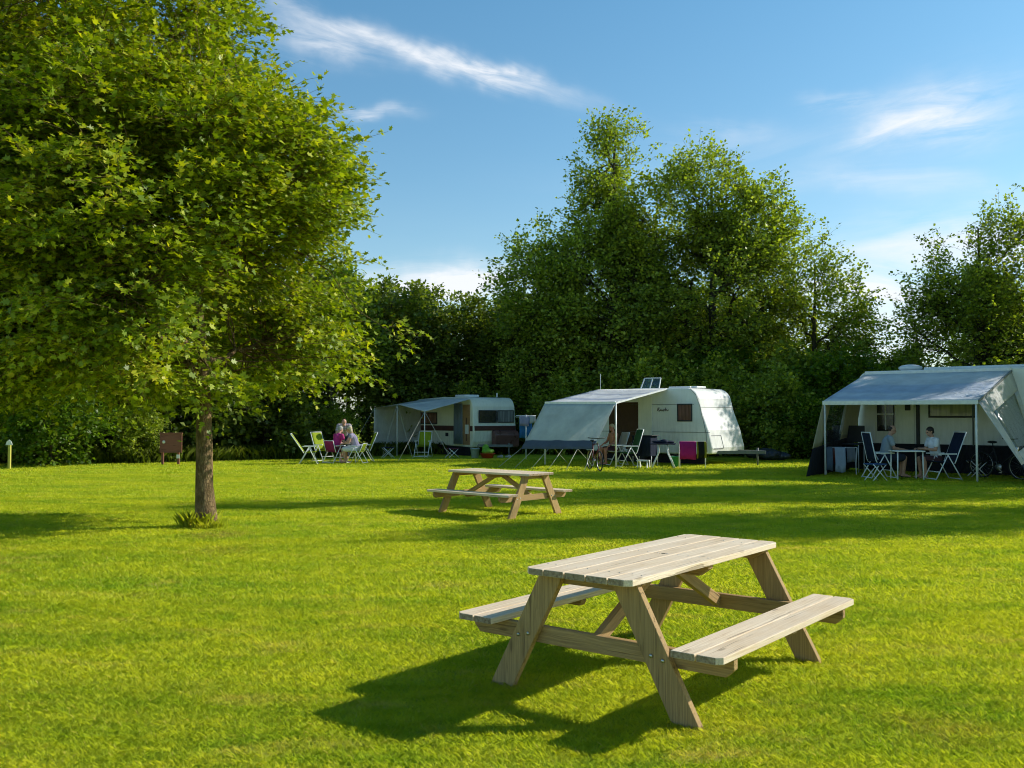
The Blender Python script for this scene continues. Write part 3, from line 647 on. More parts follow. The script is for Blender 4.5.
# ------------------------------------------------------------------ picnic tables
def chamf(x0, x1, y0, y1, c, corners):
    """rectangle with some corners cut: corners subset of 'sw se ne nw'"""
    p = []
    p += [(x0, y0+c), (x0+c, y0)] if 'sw' in corners else [(x0, y0)]
    p += [(x1-c, y0), (x1, y0+c)] if 'se' in corners else [(x1, y0)]
    p += [(x1, y1-c), (x1-c, y1)] if 'ne' in corners else [(x1, y1)]
    p += [(x0+c, y1), (x0, y1-c)] if 'nw' in corners else [(x0, y1)]
    return p
SCREW = []
def bpy_screw(parent, p):
    if not SCREW: o = MB().lathe([(.001, .0), (.0048, .0), (.0045, .0012), (.001, .0014)], (0, 0, 0), 'z', 8).build('screw', M_steel, parent); SCREW.append(o)
    else: o = SCREW[0].copy(); col.objects.link(o); o.parent = parent
    o.location = p
def make_picnic(loc, rz, label, scale=1):
    t = thing('picnic_table', loc, rz, label, 'picnic table', 'picnic tables on the lawn', scale)
    L, zt = 1.9, .727
    top = MB(); n = 5; gap = .009; w = (.69-gap*(n-1))/n
    for i in range(n):
        y0 = -.345+i*(w+gap); y1 = y0+w
        cs = ('sw se' if i == 0 else '')+(' nw ne' if i == n-1 else '')
        e = rnd.uniform(-.002, .002); dz = rnd.uniform(-.0012, .0012)
        poly = chamf(-L/2+e, L/2+e, y0, y1, .035, cs)
        if i == 2:
            hole = [(.019*math.cos(a), .019*math.sin(a)) for a in [-math.pi*2*k/14+math.pi/2 for k in range(15)]]
            poly = [(-L/2, y0), (L/2, y0), (L/2, y1), (0.0004, y1)] + [(x+.0004 if k == 0 else x-.0004 if k == 14 else x, y) for k, (x, y) in enumerate(hole)] + [(-.0004, y1), (-L/2, y1)]
        top.prism(poly, (0, 0, zt-.036+dz), (1,0,0), (0,1,0), (0,0,1), .036)
    tp = top.build('tabletop', M_top, t, bevel=.004)
    for xs__ in (-.767, .767, 0):
        for i in range(n):
            for q_ in (-.032, .032): bpy_screw(tp, (xs__+rnd.uniform(-.006, .006), -.345+i*(w+gap)+w/2+q_+rnd.uniform(-.004, .004), zt))
    for s in (-1, 1):
        seat = MB(); w2 = .132
        for i in range(2):
            y0 = .58+i*(w2+.010) ; y1 = y0+w2
            cs = ('nw ne' if i == 1 else '')
            poly = chamf(-L/2, L/2, y0, y1, .03, cs)
            poly = [(x, y*s) for x, y in poly][::s]
            seat.prism(poly, (0, 0, .374+rnd.uniform(-.001, .001)), (1,0,0), (0,1,0), (0,0,1), .036)
        seat.build('seat', M_top, t, bevel=.004)
    for sx in (-1, 1):
        for sy in (-1, 1):
            yf, yt, hw = .6035, .235, .08
            poly = [(sy*(yf-hw), 0.0), (sy*(yf+hw), 0.0), (sy*(yt+hw), zt-.037), (sy*(yt-hw), zt-.037)]
            # the board's length runs along local z; keep the grain on it
            lg = MB().prism(poly, (sx*.812-.022, 0, 0), (0,1,0), (0,0,1), (1,0,0), .044, gdir=1).build('leg', M_leg, t, bevel=.004)
            for (yy, zz) in ((yf-(yf-yt)*.45-.035, .33), (yf-(yf-yt)*.45+.035, .315)):
                b = MB().lathe([(.001, -.0), (.011, 0), (.010, .005), (.001, .007)], (sx*.812+sx*.023, sy*yy, zz), 'x', 10)
                if sx < 0: b.v = [(-2*.835-v[0], v[1], v[2]) for v in b.v]
                b.build('bolt', M_steel, lg)
        xb = sx*(.812-.0455)
        poly = [(-.80, .276), (.80, .276), (.845, .318), (.845, .372), (-.845, .372), (-.845, .318)]
        MB().prism(poly, (xb-.022, 0, 0), (0,1,0), (0,0,1), (1,0,0), .044).build('crossbeam', M_leg, t, bevel=.004)
        MB().prism([(-.25, .63), (.25, .63), (.325, .675), (.325, .690), (-.325, .690), (-.325, .675)], (xb-.022, 0, 0), (0,1,0), (0,0,1), (1,0,0), .044).build('top_bearer', M_leg, t, bevel=.003)
        MB().beam((sx*.735, 0, .325), (sx*.085, 0, .655), .044, .07).build('brace', M_leg, t, bevel=.003)
    MB().prism([(-.26, .62), (.26, .62), (.325, .665), (.325, .690), (-.325, .690), (-.325, .665)], (-.03, 0, 0), (0,1,0), (0,0,1), (1,0,0), .06).build('top_bearer', M_leg, t, bevel=.003)
    for s in (-1, 1):
        MB().prism([(s*.60, .335), (s*.80, .335), (s*.84, .36), (s*.84, .373), (s*.585, .373), (s*.585, .36)], (-.03, 0, 0), (0,1,0), (0,0,1), (1,0,0), .06).build('seat_cleat', M_leg, t, bevel=.003)
    return t
make_picnic((.927, 5.816, 0), R(51.35), 'nearest weathered wooden picnic table with two attached benches, large in the foreground')
make_picnic((-.2, 15.15, 0), R(-42), 'smaller-looking wooden picnic table farther back on the lawn before the middle caravan', .93)

# ------------------------------------------------------------------ sign board, marker post, tufts
p = G(172, 464.5)
sg = thing('notice_board', p, R(4), 'reddish brown notice board on two posts at the dark wood edge', 'notice board')
for x in (-.27, .22): MB().beam((x, 0, 0), (x, 0, .97), .07, .07, (0,1,0)).build('post', M_board, sg, bevel=.005)
MB().box((0, -.05, .70), (.62, .03, .56)).build('panel', M_board, sg, bevel=.004)
fr = MB(); fr.box((0, -.055, .995), (.72, .06, .035)); fr.box((0, -.056, .40), (.68, .05, .035)); fr.box((-.325, -.056, .70), (.035, .05, .56)); fr.box((.325, -.056, .70), (.035, .05, .56))
fr.build('frame', surf('reddish_frame', (.24, .09, .055), .7, .3, 12, .3), sg, bevel=.003)
MB().lathe([(.001, 0), (.05, 0), (.05, .008), (.001, .008)], (-.22, -.075, .72), 'y', 16).build('notice', M_paper, sg)
MB().box((.22, -.04, .26), (.10, .01, .12)).build('notice', M_paper, sg)
p = G(10.5, 469)
mp = thing('marker_post', p, 0, 'short yellow green marker post with a small white plate on top', 'post')
MB().beam((0,0,0), (0,0,.70), .07, .07, (0,1,0)).build('post', M_post, mp, bevel=.006)
q = MB(); q.prism([(-.10, .70), (.10, .70), (.0+.07, .80), (0, .86), (-.07, .80)], (0, -.045, 0), (1,0,0), (0,0,1), (0,1,0), .02); q.build('plate', M_paper, mp, bevel=.003)

def tuft(name, c, r, n, h, w, seed, label):
    rng = np.random.default_rng(seed); a = rng.uniform(0, 6.283, n); q = r*np.sqrt(rng.uniform(.08, 1, n))
    P = np.stack([c[0]+np.cos(a)*q, c[1]+np.sin(a)*q, np.zeros(n)], 1)
    tag(np_mesh(name, blades(rng, P, h, w, .8), 5, [(0, 1, 2, 3, 4)], M_blade), label, 'grass', kind='stuff')
tuft('tall_grass', (bt.x-.12, bt.y-.02), .25, 420, .20, .0045, 5, 'tuft of long unmown grass round the foot of the lawn tree')
tuft('tall_grass', (bt.x+.08, bt.y-.10), .26, 500, .11, .0045, 6, 'lower ragged grass in front of the foot of the lawn tree')
rngE = np.random.default_rng(9); n = 26000
xx = rngE.uniform(-17, 18, n); yy = np.where(xx < -4.5, 31.2+np.clip(xx+12, 0, 8)*.75, np.where(xx < 9, 38.2, 35.0))+rngE.uniform(-.7, 2.0, n)
tag(np_mesh('undergrowth', blades(rngE, np.stack([xx, yy, xx*0], 1), .45, .035, 1.2), 5, [(0, 1, 2, 3, 4)], M_leafB), 'rough undergrowth along the foot of the trees', 'undergrowth', kind='stuff')

# ------------------------------------------------------------------ caravans
def wheel(parent, c, r=.31, w=.18):
    wh = MB().lathe([(r*.60, -w/2), (r*.92, -w/2), (r, -w*.3), (r, w*.3), (r*.92, w/2), (r*.60, w/2)], c, 'y', 28).build('wheel', M_black, parent)
    MB().lathe([(.001, -w*.42), (r*.25, -w*.44), (r*.4, -w*.30), (r*.6, -w*.40), (r*.62, w*.4), (.001, w*.3)], c, 'y', 24).build('rim', M_rim, wh)
def side_win(parent, x0, x1, z0, z1, pane, y=0, bars=0, plane='y', f=.035):
    """window on the awning side (plane y) or on the end (plane x)"""
    fr = MB(); pn = MB()
    def bx(m, a0, a1, b0, b1, t, d):
        if plane == 'y': m.box(((a0+a1)/2, y-d, (b0+b1)/2), (a1-a0, t, b1-b0))
        else: m.box((y+d, (a0+a1)/2, (b0+b1)/2), (t, a1-a0, b1-b0))
    bx(fr, x0, x1, z1-f, z1, .03, .012); bx(fr, x0, x1, z0, z0+f, .03, .012); bx(fr, x0, x0+f, z0+f, z1-f, .03, .012); bx(fr, x1-f, x1, z0+f, z1-f, .03, .012)
    o = fr.build('window', M_dark, parent, bevel=.006)
    bx(pn, x0+f, x1-f, z0+f, z1-f, .02, .006)
    pn.build('pane', pane, o)
    if bars:
        bb = MB()
        for k in range(bars): xx_ = x0+(x1-x0)*(k+1)/(bars+1); bx(bb, xx_-.02, xx_+.02, z0+f, z1-f, .012, .024)
        bb.build('glazing_bar', M_alu, o)
    return o
def caravan_body(root, prof, width, mat, roofmat=None, bev=.05):
    MB().prism(prof, (0, 0, 0), (1,0,0), (0,0,1), (0,1,0), width).build('body', mat, root, bevel=bev)
def arc(cx, cz, rx, rz, a0, a1, n=6):
    return [(cx+rx*math.cos(R(a0+(a1-a0)*k/n)), cz+rz*math.sin(R(a0+(a1-a0)*k/n))) for k in range(n+1)]

# -- left, older caravan with brown stripe
c1 = thing('caravan', (-1.5, 36.0, 0), math.atan2(-.78, .63), 'small older caravan with a dark brown stripe round its waist', 'caravan')
prof = [(-4.0, .42), (-.12, .32), (.0, .55), (.06, 1.0), (.0, 1.55)] + arc(-.42, 1.78, .40, .48, 15, 88, 6) + [(-2.0, 2.29), (-3.4, 2.24)] + arc(-3.75, 1.85, .38, .38, 85, 180, 6) + [(-4.2, 1.2), (-4.15, .6)]
caravan_body(c1, prof, 2.1, M_white2)
wheel(c1, (-2.1, .12, .31), .31)
MB().box((-2.70, -.004, 1.05), (2.9, .012, .20)).build('stripe', M_brown, c1); MB().box((-.10, -.004, 1.05), (.17, .012, .20)).build('stripe', M_brown, c1)
st = MB(); st.box((.052, 1.05, 1.06), (.03, 2.02, .18)); st.build('stripe', M_brown, c1)
side_win(c1, -3.9, -2.4, 1.20, 1.68, M_glassp, 0)
side_win(c1, .25, 1.12, 1.27, 1.76, M_glassd, .035, 0, 'x')
side_win(c1, 1.16, 2.0, 1.27, 1.76, glass('milky_window', (.30, .30, .30)), .035, 0, 'x')
MB().box((-.40, .05, 1.2), (.44, .13, 1.55)).build('doorway', M_inter, c1)
dd = MB().box((-.40, -.018, 1.02), (.05, .01, .9)); dd.build('door_edge', M_brown, c1)
MB().box((-.36, -.022, 1.02), (.22, .01, .36)).build('towel_rail_cloth', M_paper, c1)
cu = MB()
for k in range(6): cu.lathe([(.045, .45), (.04, 1.3), (.035, 2.02)], (-1.12+k*.09, -.06, 0), 'z', 10)
cu.build('curtain', M_curtb, c1)
MB().box((-1.72, -.006, .80), (.20, .02, .14)).build('vent', M_dark, c1, bevel=.01)
MB().box((-1.4, .75, 2.33), (.7, .7, .10)).build('roof_hatch', M_roofw, c1, bevel=.03)
MB().box((-.55, 1.6, 2.36), (.05, .05, .16)).build('roof_vent', M_roofw, c1, bevel=.01)
MB().prism([(.06, .30), (.30, .32), (.34, .80), (.22, .96), (.07, .98)], (0, .85, 0), (1,0,0), (0,0,1), (0,1,0), 1.2).build('locker', surf('maroon_cover', (.16, .07, .06), .3, .3, 3, .3, 8), c1, bevel=.04)
db = MB(); db.beam((-.1, .3, .40), (1.1, 1.05, .40), .06, .09); db.beam((-.1, 1.8, .40), (1.1, 1.05, .40), .06, .09); db.tube([(.9, 1.05, .5), (.9, 1.05, .0)], .03); db.build('drawbar', M_trim, c1)
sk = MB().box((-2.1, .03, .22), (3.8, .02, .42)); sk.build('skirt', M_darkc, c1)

# -- its sun canopy
def W(p, z): return Vector((p[0], p[1], z))
def loc(root, pts): return [Vector(p)-root.location for p in pts]
d1, n1 = Vector((.63, -.78)), Vector((-.78, -.63)); Cc = Vector((-1.5, 36))
FR = Cc+n1*2.2; FL = FR-d1*3.6; FM = FR-d1*1.9; BR = Cc-d1*.05+n1*.0; BL = Cc-d1*3.6; BM = Cc-d1*1.9
a1 = thing('sun_canopy', (*FR, 0), 0, 'pale grey sun canopy with one side wall, pitched on the striped older caravan', 'awning')
m = MB(); m.sheet(loc(a1, [W(FR, 1.70), W(BR, 2.2), W(BM, 2.23), W(FM, 1.98)]), 10, 10, .05, .012, 1); m.sheet(loc(a1, [W(FM, 1.98), W(BM, 2.23), W(BL, 2.2), W(FL, 1.85)]), 10, 10, .05, .012, 2)
m.build('roof', M_aw1, a1, solid=.004)
MB().sheet(loc(a1, [W(FL, .02), W(BL-n1*.1, .02), W(BL-n1*.1, 2.18), W(FL, 1.85)]), 14, 10, 0, .03, 3).build('side_wall', M_aw1w, a1, solid=.004)
for P_, zt in ((FR, 1.70), (FM, 1.98), (FL, 1.85)): MB().tube(loc(a1, [W(P_, 0), W(P_, zt)]), .017, 8).build('pole', M_alu, a1)
for P_, zt, dx, dy in ((FR, 1.70, -.65, -2.6), (FR, 1.70, 1.0, -.6), (FM, 1.98, -.4, -1.2), (FL, 1.85, -.9, -1.0), (FM, 1.98, .8, -1.9)):
    MB().tube(loc(a1, [W(P_, zt), (P_[0]+dx, P_[1]+dy, 0.0)]), .007, 5).build('guy_rope', M_rope, a1)

# -- middle caravan
c2 = thing('caravan', (6.1, 29.2, 0), math.atan2(-.65, .76), 'white caravan with sloping sunlit front end and one curtained side window', 'caravan')
prof = [(-4.7, .36), (-.75, .33), (.10, .36), (.12, .55), (-.02, 1.1), (-.26, 1.72)] + arc(-.78, 1.95, .45, .48, 8, 88, 8) + [(-2.4, 2.45), (-4.2, 2.42)] + arc(-4.5, 2.15, .24, .25, 85, 175, 4)
caravan_body(c2, prof, 2.2, M_white, bev=.05)
MB().box((-2.3, -.004, 1.91), (3.6, .012, .014)).build('side_seam', M_trim, c2); MB().box((-2.05, -.004, 1.03), (4.2, .012, .014)).build('side_seam', M_trim, c2)
pts = [(-.62, 2.40), (-.42, 2.2), (-.30, 1.9), (-.20, 1.5), (-.08, 1.0), (-.05, .42)]
sm = MB()
for p0, p1 in zip(pts, pts[1:]): sm.beam((p0[0], -.004, p0[1]), (p1[0], -.004, p1[1]), .012, .02, (0,1,0))
sm.build('corner_trim', M_trim, c2)
# the front end has its seams and a locker lid
sm = MB(); sm.box((-.285, 1.1, 1.82), (.02, 2.1, .010), Matrix.Rotation(R(-20), 3, 'Y')); sm.build('end_seam', M_trim, c2)
sm = MB()
for (y0, y1, z0, z1) in ((.12, .75, .92, .935), (.12, .75, .52, .535), (.74, .755, .52, .935)):
    zc = (z0+z1)/2; xo = .12-(zc-.55)*.255+.004
    sm.box((xo, (y0+y1)/2, zc), (.014, y1-y0, z1-z0), Matrix.Rotation(R(-14), 3, 'Y'))
sm.build('locker_lid', M_trim, c2)
side_win(c2, -1.10, -.56, 1.37, 1.93, M_glassp, 0, f=.045)
lg = MB()   # small dark lettering band, an illegible script at this distance
zz = 1.74; xs_ = -1.83
pts = [(xs_+.0, zz-.04), (xs_+.02, zz+.06), (xs_+.06, zz+.07), (xs_+.05, zz+.01), (xs_+.02, zz), (xs_+.07, zz-.02), (xs_+.05, zz-.05), (xs_+.11, zz-.02), (xs_+.12, zz+.02), (xs_+.14, zz-.04), (xs_+.17, zz+.015), (xs_+.185, zz-.04), (xs_+.22, zz+.02), (xs_+.225, zz-.045), (xs_+.26, zz+.015), (xs_+.28, zz-.03), (xs_+.31, zz+.07), (xs_+.315, zz-.04), (xs_+.35, zz+.02), (xs_+.36, zz-.04), (xs_+.42, zz+.0)]
lg.tube([(a, -.008, b) for a, b in pts], .011, 5); lg.build('script_lettering', M_brown, c2)
MB().box((-3.15, .02, 1.22), (1.15, .06, 1.55)).build('doorway', fabric('brown_interior', (.10, .055, .03), trans=.05, fs=10), c2)
MB().box((-2.28, -.03, 1.30), (.52, .035, 1.75)).build('door', M_white2, c2, bevel=.02)
wheel(c2, (-2.6, .12, .32), .32)
MB().prism([(-3.0, .36), (-2.2, .36), (-2.24, .60), (-2.42, .72), (-2.78, .72), (-2.96, .60)], (0, -.01, 0), (1,0,0), (0,0,1), (0,1,0), .01).build('wheel_arch', M_trim, c2)
db = MB(); db.beam((-.1, .3, .40), (1.35, 1.1, .42), .07, .10); db.beam((-.1, 1.9, .40), (1.35, 1.1, .42), .07, .10); db.tube([(1.1, 1.1, .55), (1.1, 1.1, 0)], .03); db.build('drawbar', M_trim, c2)
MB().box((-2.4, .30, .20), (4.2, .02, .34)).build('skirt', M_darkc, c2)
for hx_, hw_ in ((-1.5, .8), (-.95, .22)): MB().box((hx_, 1.1, 2.48), (hw_, .6, .06)).build('roof_hatch', M_roofw, c2, bevel=.02)
h = MB(); hy = 1.0
h.prism([(-.36, 0), (.36, 0), (.32, .40), (-.32, .40)], (-2.75, hy, 2.47), (1,0,0), (0, .45, .89), (0,-.89,.45), .02)
ho = h.build('raised_hatch', M_hatch, c2)
hf = MB()
for a, b in (((-.36, 0), (-.32, .40)), ((-.32, .40), (.32, .40)), ((.32, .40), (.36, 0)), ((0, 0), (0, .4))):
    hf.beam((-2.75+a[0], hy+a[1]*.45, 2.47+a[1]*.89), (-2.75+b[0], hy+b[1]*.45, 2.47+b[1]*.89), .03, .03, (0,1,0))
hf.build('hatch_frame', M_alu, ho)
MB().tube([(-4.5, .6, 2.4), (-4.5, .6, 3.0)], .012, 5).build('aerial', M_alu, c2)

d2, n2 = Vector((.76, -.65)), Vector((-.65, -.76))
FR = Vector((3.09, 27.98)); FL = Vector((1.05, 29.73)); BR = FR-n2*2.88; BL = FL-n2*2.88
a2 = thing('caravan_awning', (*FR, 0), 0, 'roll-out awning with a grey sloping front screen pegged down before the middle caravan', 'awning')
MB().sheet(loc(a2, [W(FL, 1.97), W(FR, 1.95), W(BR, 2.42), W(BL, 2.44)]), 16, 12, .06, .006, 5).build('roof', M_aw2, a2, solid=.004)
MB().beam(*loc(a2, [W(FL, 1.95), W(FR, 1.93)]), .06, .09).build('front_beam', M_alu, a2, bevel=.01)
MB().beam(*loc(a2, [W(FR, 1.93), W(BR, 2.41)]), .035, .05).build('side_arm', M_alu, a2)
hL, hR = FL+n2*1.2, FR+n2*1.2
MB().sheet(loc(a2, [W(hL, .54), W(hR, .59), W(FR+n2*.03, 1.90), W(FL+n2*.03, 1.93)]), 18, 14, 0, .02, 6).build('screen', M_scr, a2, solid=.004)
for P_ in (FR, FL): MB().tube(loc(a2, [W(P_, 0), W(P_, 1.92)]), .028, 10).build('pole', M_alu, a2)
for k in range(6):
    q = hL.lerp(hR, k/5); e = q+n2*.75+d2*(-.25+.1*k); zt = .54+.05*k/5
    MB().tube(loc(a2, [W(q, zt), W(e, 0)]), .007, 5).build('guy_rope', M_rope, a2)
for q in (FL+d2*.9, FL+d2*1.8): MB().tube(loc(a2, [W(q-n2*.1, .0), W(q+n2*.9, .70)]), .007, 5).build('guy_rope', M_rope, a2)

# -- right caravan
c3 = thing('caravan', (14.07, 23.26, 0), math.atan2(-.671, .741), 'tall white caravan half hidden behind its wide blue grey awning', 'caravan')
prof = [(-5.6, .40), (0, .40), (.05, 1.2), (-.1, 2.3)] + arc(-.5, 2.45, .35, .36, 10, 88, 4) + [(-3, 2.83), (-5.0, 2.80)] + arc(-5.30, 2.48, .28, .32, 88, 178, 5)
caravan_body(c3, prof, 2.25, M_white, bev=.05)
X0 = -5.6
side_win(c3, X0+.58, X0+1.06, 1.12, 2.08, M_glassd, 0, 1, f=.03)
MB().box((X0+.82, -.005, 1.60), (.46, .05, .03)).build('glazing_bar', M_alu, c3)
MB().box((X0+.82, -.003, .90), (.62, .02, .95)).build('door', M_white2, c3, bevel=.02)
MB().box((X0+1.36, -.02, 1.35), (.50, .03, 1.75)).build('door', M_white2, c3, bevel=.02)
MB().box((X0+1.70, -.012, 1.30), (.10, .03, 1.9)).build('door_post', M_dark, c3, bevel=.01)
MB().box((X0+1.44, -.05, 1.78), (.14, .05, .16)).build('door_handle', M_dark, c3, bevel=.01)
side_win(c3, X0+1.98, X0+3.2, 1.50, 2.02, M_glassg, 0, f=.05)
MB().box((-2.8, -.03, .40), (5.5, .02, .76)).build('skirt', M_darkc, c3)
MB().tube([(X0+3.12, -.03, .75), (X0+3.12, -.03, 1.9)], .02, 6).build('downpipe', M_trim, c3)
wheel(c3, (-2.8, .14, .33), .33)
rh = MB(); rh.box((-2.6, 1.0, 2.87), (2.6, 1.0, .07)); rh.build('roof_hatch', M_roofw, c3, bevel=.02)
MB().ell((-4.4, .9, 2.92), (.33, .3, .10), None, 16, 8).build('roof_dome', M_roofw, c3)
d3, n3 = Vector((.741, -.671)), Vector((-.671, -.741))
L3, R3 = Vector((8.17, 24.7)), Vector((11.0, 22.16)); BL, BR = L3-n3*2.88, R3-n3*2.88
a3 = thing('caravan_awning', (*R3, 0), 0, 'wide blue grey awning with white poles and pegged-out side walls on the right-hand caravan', 'awning')
MB().sheet(loc(a3, [W(L3, 1.93), W(R3, 1.92), W(BR, 2.74), W(BL, 2.74)]), 24, 16, .05, .006, 7).build('roof', M_aw3, a3, solid=.004)
MB().beam(*loc(a3, [W(L3, 1.89), W(R3, 1.88)]), .07, .11).build('front_beam', M_alu, a3, bevel=.012)
MB().beam(*loc(a3, [W(BL, 2.76), W(BR, 2.76)]), .12, .11).build('cassette', M_alu, a3, bevel=.02)
MB().beam(*loc(a3, [W(R3, 1.90), W(BR, 2.72)]), .04, .05).build('side_arm', M_trim, a3)
for P_ in (L3+d3*.05, R3-d3*.05): MB().tube(loc(a3, [W(P_, 0), W(P_, 1.86)]), .026, 10).build('pole', M_alu, a3)
def wallquad(root, q, u0, u1, v0, v1, name, mat, seed=0, wave=.012):
    p00, p10, p11, p01 = [Vector(x) for x in q]
    f = lambda u, v: p00.lerp(p10, u).lerp(p01.lerp(p11, u), v)
    return MB().sheet(loc(root, [f(u0, v0), f(u1, v0), f(u1, v1), f(u0, v1)]), 8, 8, 0, wave, seed).build(name, mat, root, solid=.003)
q = [(7.44, 23.84, 0), (9.65, 26.95, 0), (*BL, 2.66), (*L3, 1.88)]
wallquad(a3, q, 0, 1, 0, .38, 'wall_skirt', M_darkc, 1); wallquad(a3, q, 0, .20, .38, 1, 'side_wall', M_cream, 2); wallquad(a3, q, .62, 1, .38, 1, 'side_wall', M_cream, 3); wallquad(a3, q, .20, .62, .90, 1, 'side_wall', M_cream, 4)
wallquad(a3, q, .20, .62, .38, .90, 'wall_window', M_vinyl2, 5, .004); wallquad(a3, q, .57, .62, .45, .90, 'window_blind', M_cream2, 8, .02)
q = [(11.55, 20.75, 0), (13.5, 23.7, 0), (*BR, 2.70), (*R3, 1.88)]
wallquad(a3, q, 0, 1, 0, .24, 'wall_skirt', M_grc, 1); wallquad(a3, q, 0, .16, .24, 1, 'side_wall', M_cream2, 2, .01); wallquad(a3, q, .16, 1, .24, .36, 'side_wall', M_cream2, 3, .01); wallquad(a3, q, .16, 1, .82, 1, 'side_wall', M_cream2, 4, .01); wallquad(a3, q, .88, 1, .36, .82, 'side_wall', M_cream2, 6, .01)
wallquad(a3, q, .16, .88, .36, .82, 'wall_window', M_vinyl, 5, .02)

# ------------------------------------------------------------------ furniture
def make_chair(name, loc_, rz, fab, label, group, recl=.22, hb=1.1, seat_z=.43, scale=1, frame=M_alu):
    t = thing(name, loc_, rz, label, 'camping chair', group, scale); w = .26
    MB().sheet([(-.22, -w+.03, seat_z), (.24, -w+.03, seat_z+.02), (.24, w-.03, seat_z+.02), (-.22, w-.03, seat_z)], 6, 6, .03, .0).build('seat', fab, t, solid=.02)
    bx = -.22-recl
    MB().sheet([(-.22, -w+.03, seat_z+.03), (-.22, w-.03, seat_z+.03), (bx, w-.03, hb), (bx, -w+.03, hb)], 6, 8, 0, .008, 3).build('backrest', fab, t, solid=.03)
    for s in (-1, 1):
        MB().tube([(-.19, s*w, seat_z-.03), (-.22, s*w, seat_z+.03), (bx-.01, s*w, hb+.02)], .014, 6).build('back_frame', frame, t)
        MB().tube([(-.02, s*(w+.02), .62), (.30, s*(w+.02), 0)], .015, 6).build('leg', frame, t)
        MB().tube([(.0, s*(w+.035), .62), (-.36, s*(w+.035), 0)], .015, 6).build('leg', frame, t)
        MB().box((.0, s*(w+.028), .635), (.46, .045, .03)).build('armrest', frame, t, bevel=.008)
    for bx_p, bz_p in ((.29, .03), (-.35, .03), (bx-.01, hb+.02), (.2, .2)): MB().tube([(bx_p, -w, bz_p), (bx_p, w, bz_p)], .013, 6).build('crossbar', frame, t)
    return t
def make_stool(loc_, rz, fab, label, h=.42, w=.20, name='folding_stool', cat='stool', scale=1):
    t = thing(name, loc_, rz, label, cat, None, scale)
    MB().sheet([(-w, -w, h), (w, -w, h), (w, w, h), (-w, w, h)], 6, 6, .03, 0).build('seat', fab, t, solid=.03)
    for s in (-1, 1):
        MB().tube([(-w, s*w, h), (w, s*w, 0)], .013, 6).build('leg', M_alu, t); MB().tube([(w, s*(w-.03), h), (-w, s*(w-.03), 0)], .013, 6).build('leg', M_alu, t)
    return t
def make_table(loc_, rz, label, w=.8, d=.55, h=.70, curved=False, top=None, scale=1):
    t = thing('camping_table', loc_, rz, label, 'camping table', None, scale)
    MB().box((0, 0, h), (w, d, .03)).build('tabletop', top or M_alu, t, bevel=.008)
    for sx in (-1, 1):
        for sy in (-1, 1):
            if curved: pts = [(sx*w*.16, sy*d*.36, h-.015), (sx*w*.20, sy*d*.38, h*.6), (sx*w*.34, sy*d*.42, h*.3), (sx*w*.46, sy*d*.42, 0)]
            else: pts = [(sx*w*.43, sy*d*.4, h-.015), (sx*w*.45, sy*d*.42, 0)]
            MB().tube(pts, .017, 7).build('leg', M_alu, t)
    return t
def make_airer(loc_, rz, label, w=.6, h=.85, d=.4):
    t = thing('clothes_airer', loc_, rz, label, 'clothes airer', None)
    r = MB()
    for k in range(5): y = -d/2+d*k/4; r.tube([(-w/2, y, h), (w/2, y, h)], .005, 5)
    for s in (-1, 1): r.tube([(s*w/2, -d/2, h), (s*w/2, d/2, h)], .009, 6)
    r.build('rack', M_alu, t)
    for s in (-1, 1):
        MB().tube([(s*w/2, -d/2, h), (s*w/2, d/2, 0)], .010, 6).build('leg', M_alu, t); MB().tube([(s*w/2*.95, d/2, h), (s*w/2*.95, -d/2, 0)], .010, 6).build('leg', M_alu, t)
    return t
def towel(name, root_loc, rz, x0, x1, y, ztop, zbot, mat, label, cat='towel', group=None, back=.3):
    """cloth folded over a rail"""
    m = MB(); nu, prof = 8, [(y-.012, zbot), (y-.018, zbot+(ztop-zbot)*.33), (y-.013, zbot+(ztop-zbot)*.66), (y-.008, ztop-.01), (y, ztop+.008), (y+.008, ztop-.01), (y+.016, ztop-(ztop-zbot)*back)]
    vs = []; gr = []
    for j, (yy_, zz_) in enumerate(prof):
        for i in range(nu+1):
            u = i/nu; f = (1-(zz_-zbot)/(ztop-zbot+1e-6))
            vs.append((x0+(x1-x0)*u+.01*math.sin(j*1.3), yy_+.018*f*math.sin(u*9+x0*7), zz_-(.012*math.sin(u*5+x0*9) if j == 0 else 0))); gr.append((j/6, u, 0))
    fs = [(j*(nu+1)+i, j*(nu+1)+i+1, (j+1)*(nu+1)+i+1, (j+1)*(nu+1)+i) for j in range(len(prof)-1) for i in range(nu)]
    m.add(vs, fs, gr, True)
    o = m.build(name, mat, None, solid=.008); o.location = root_loc; o.rotation_euler = (0, 0, rz); tag(o, label, cat, group)
    return o
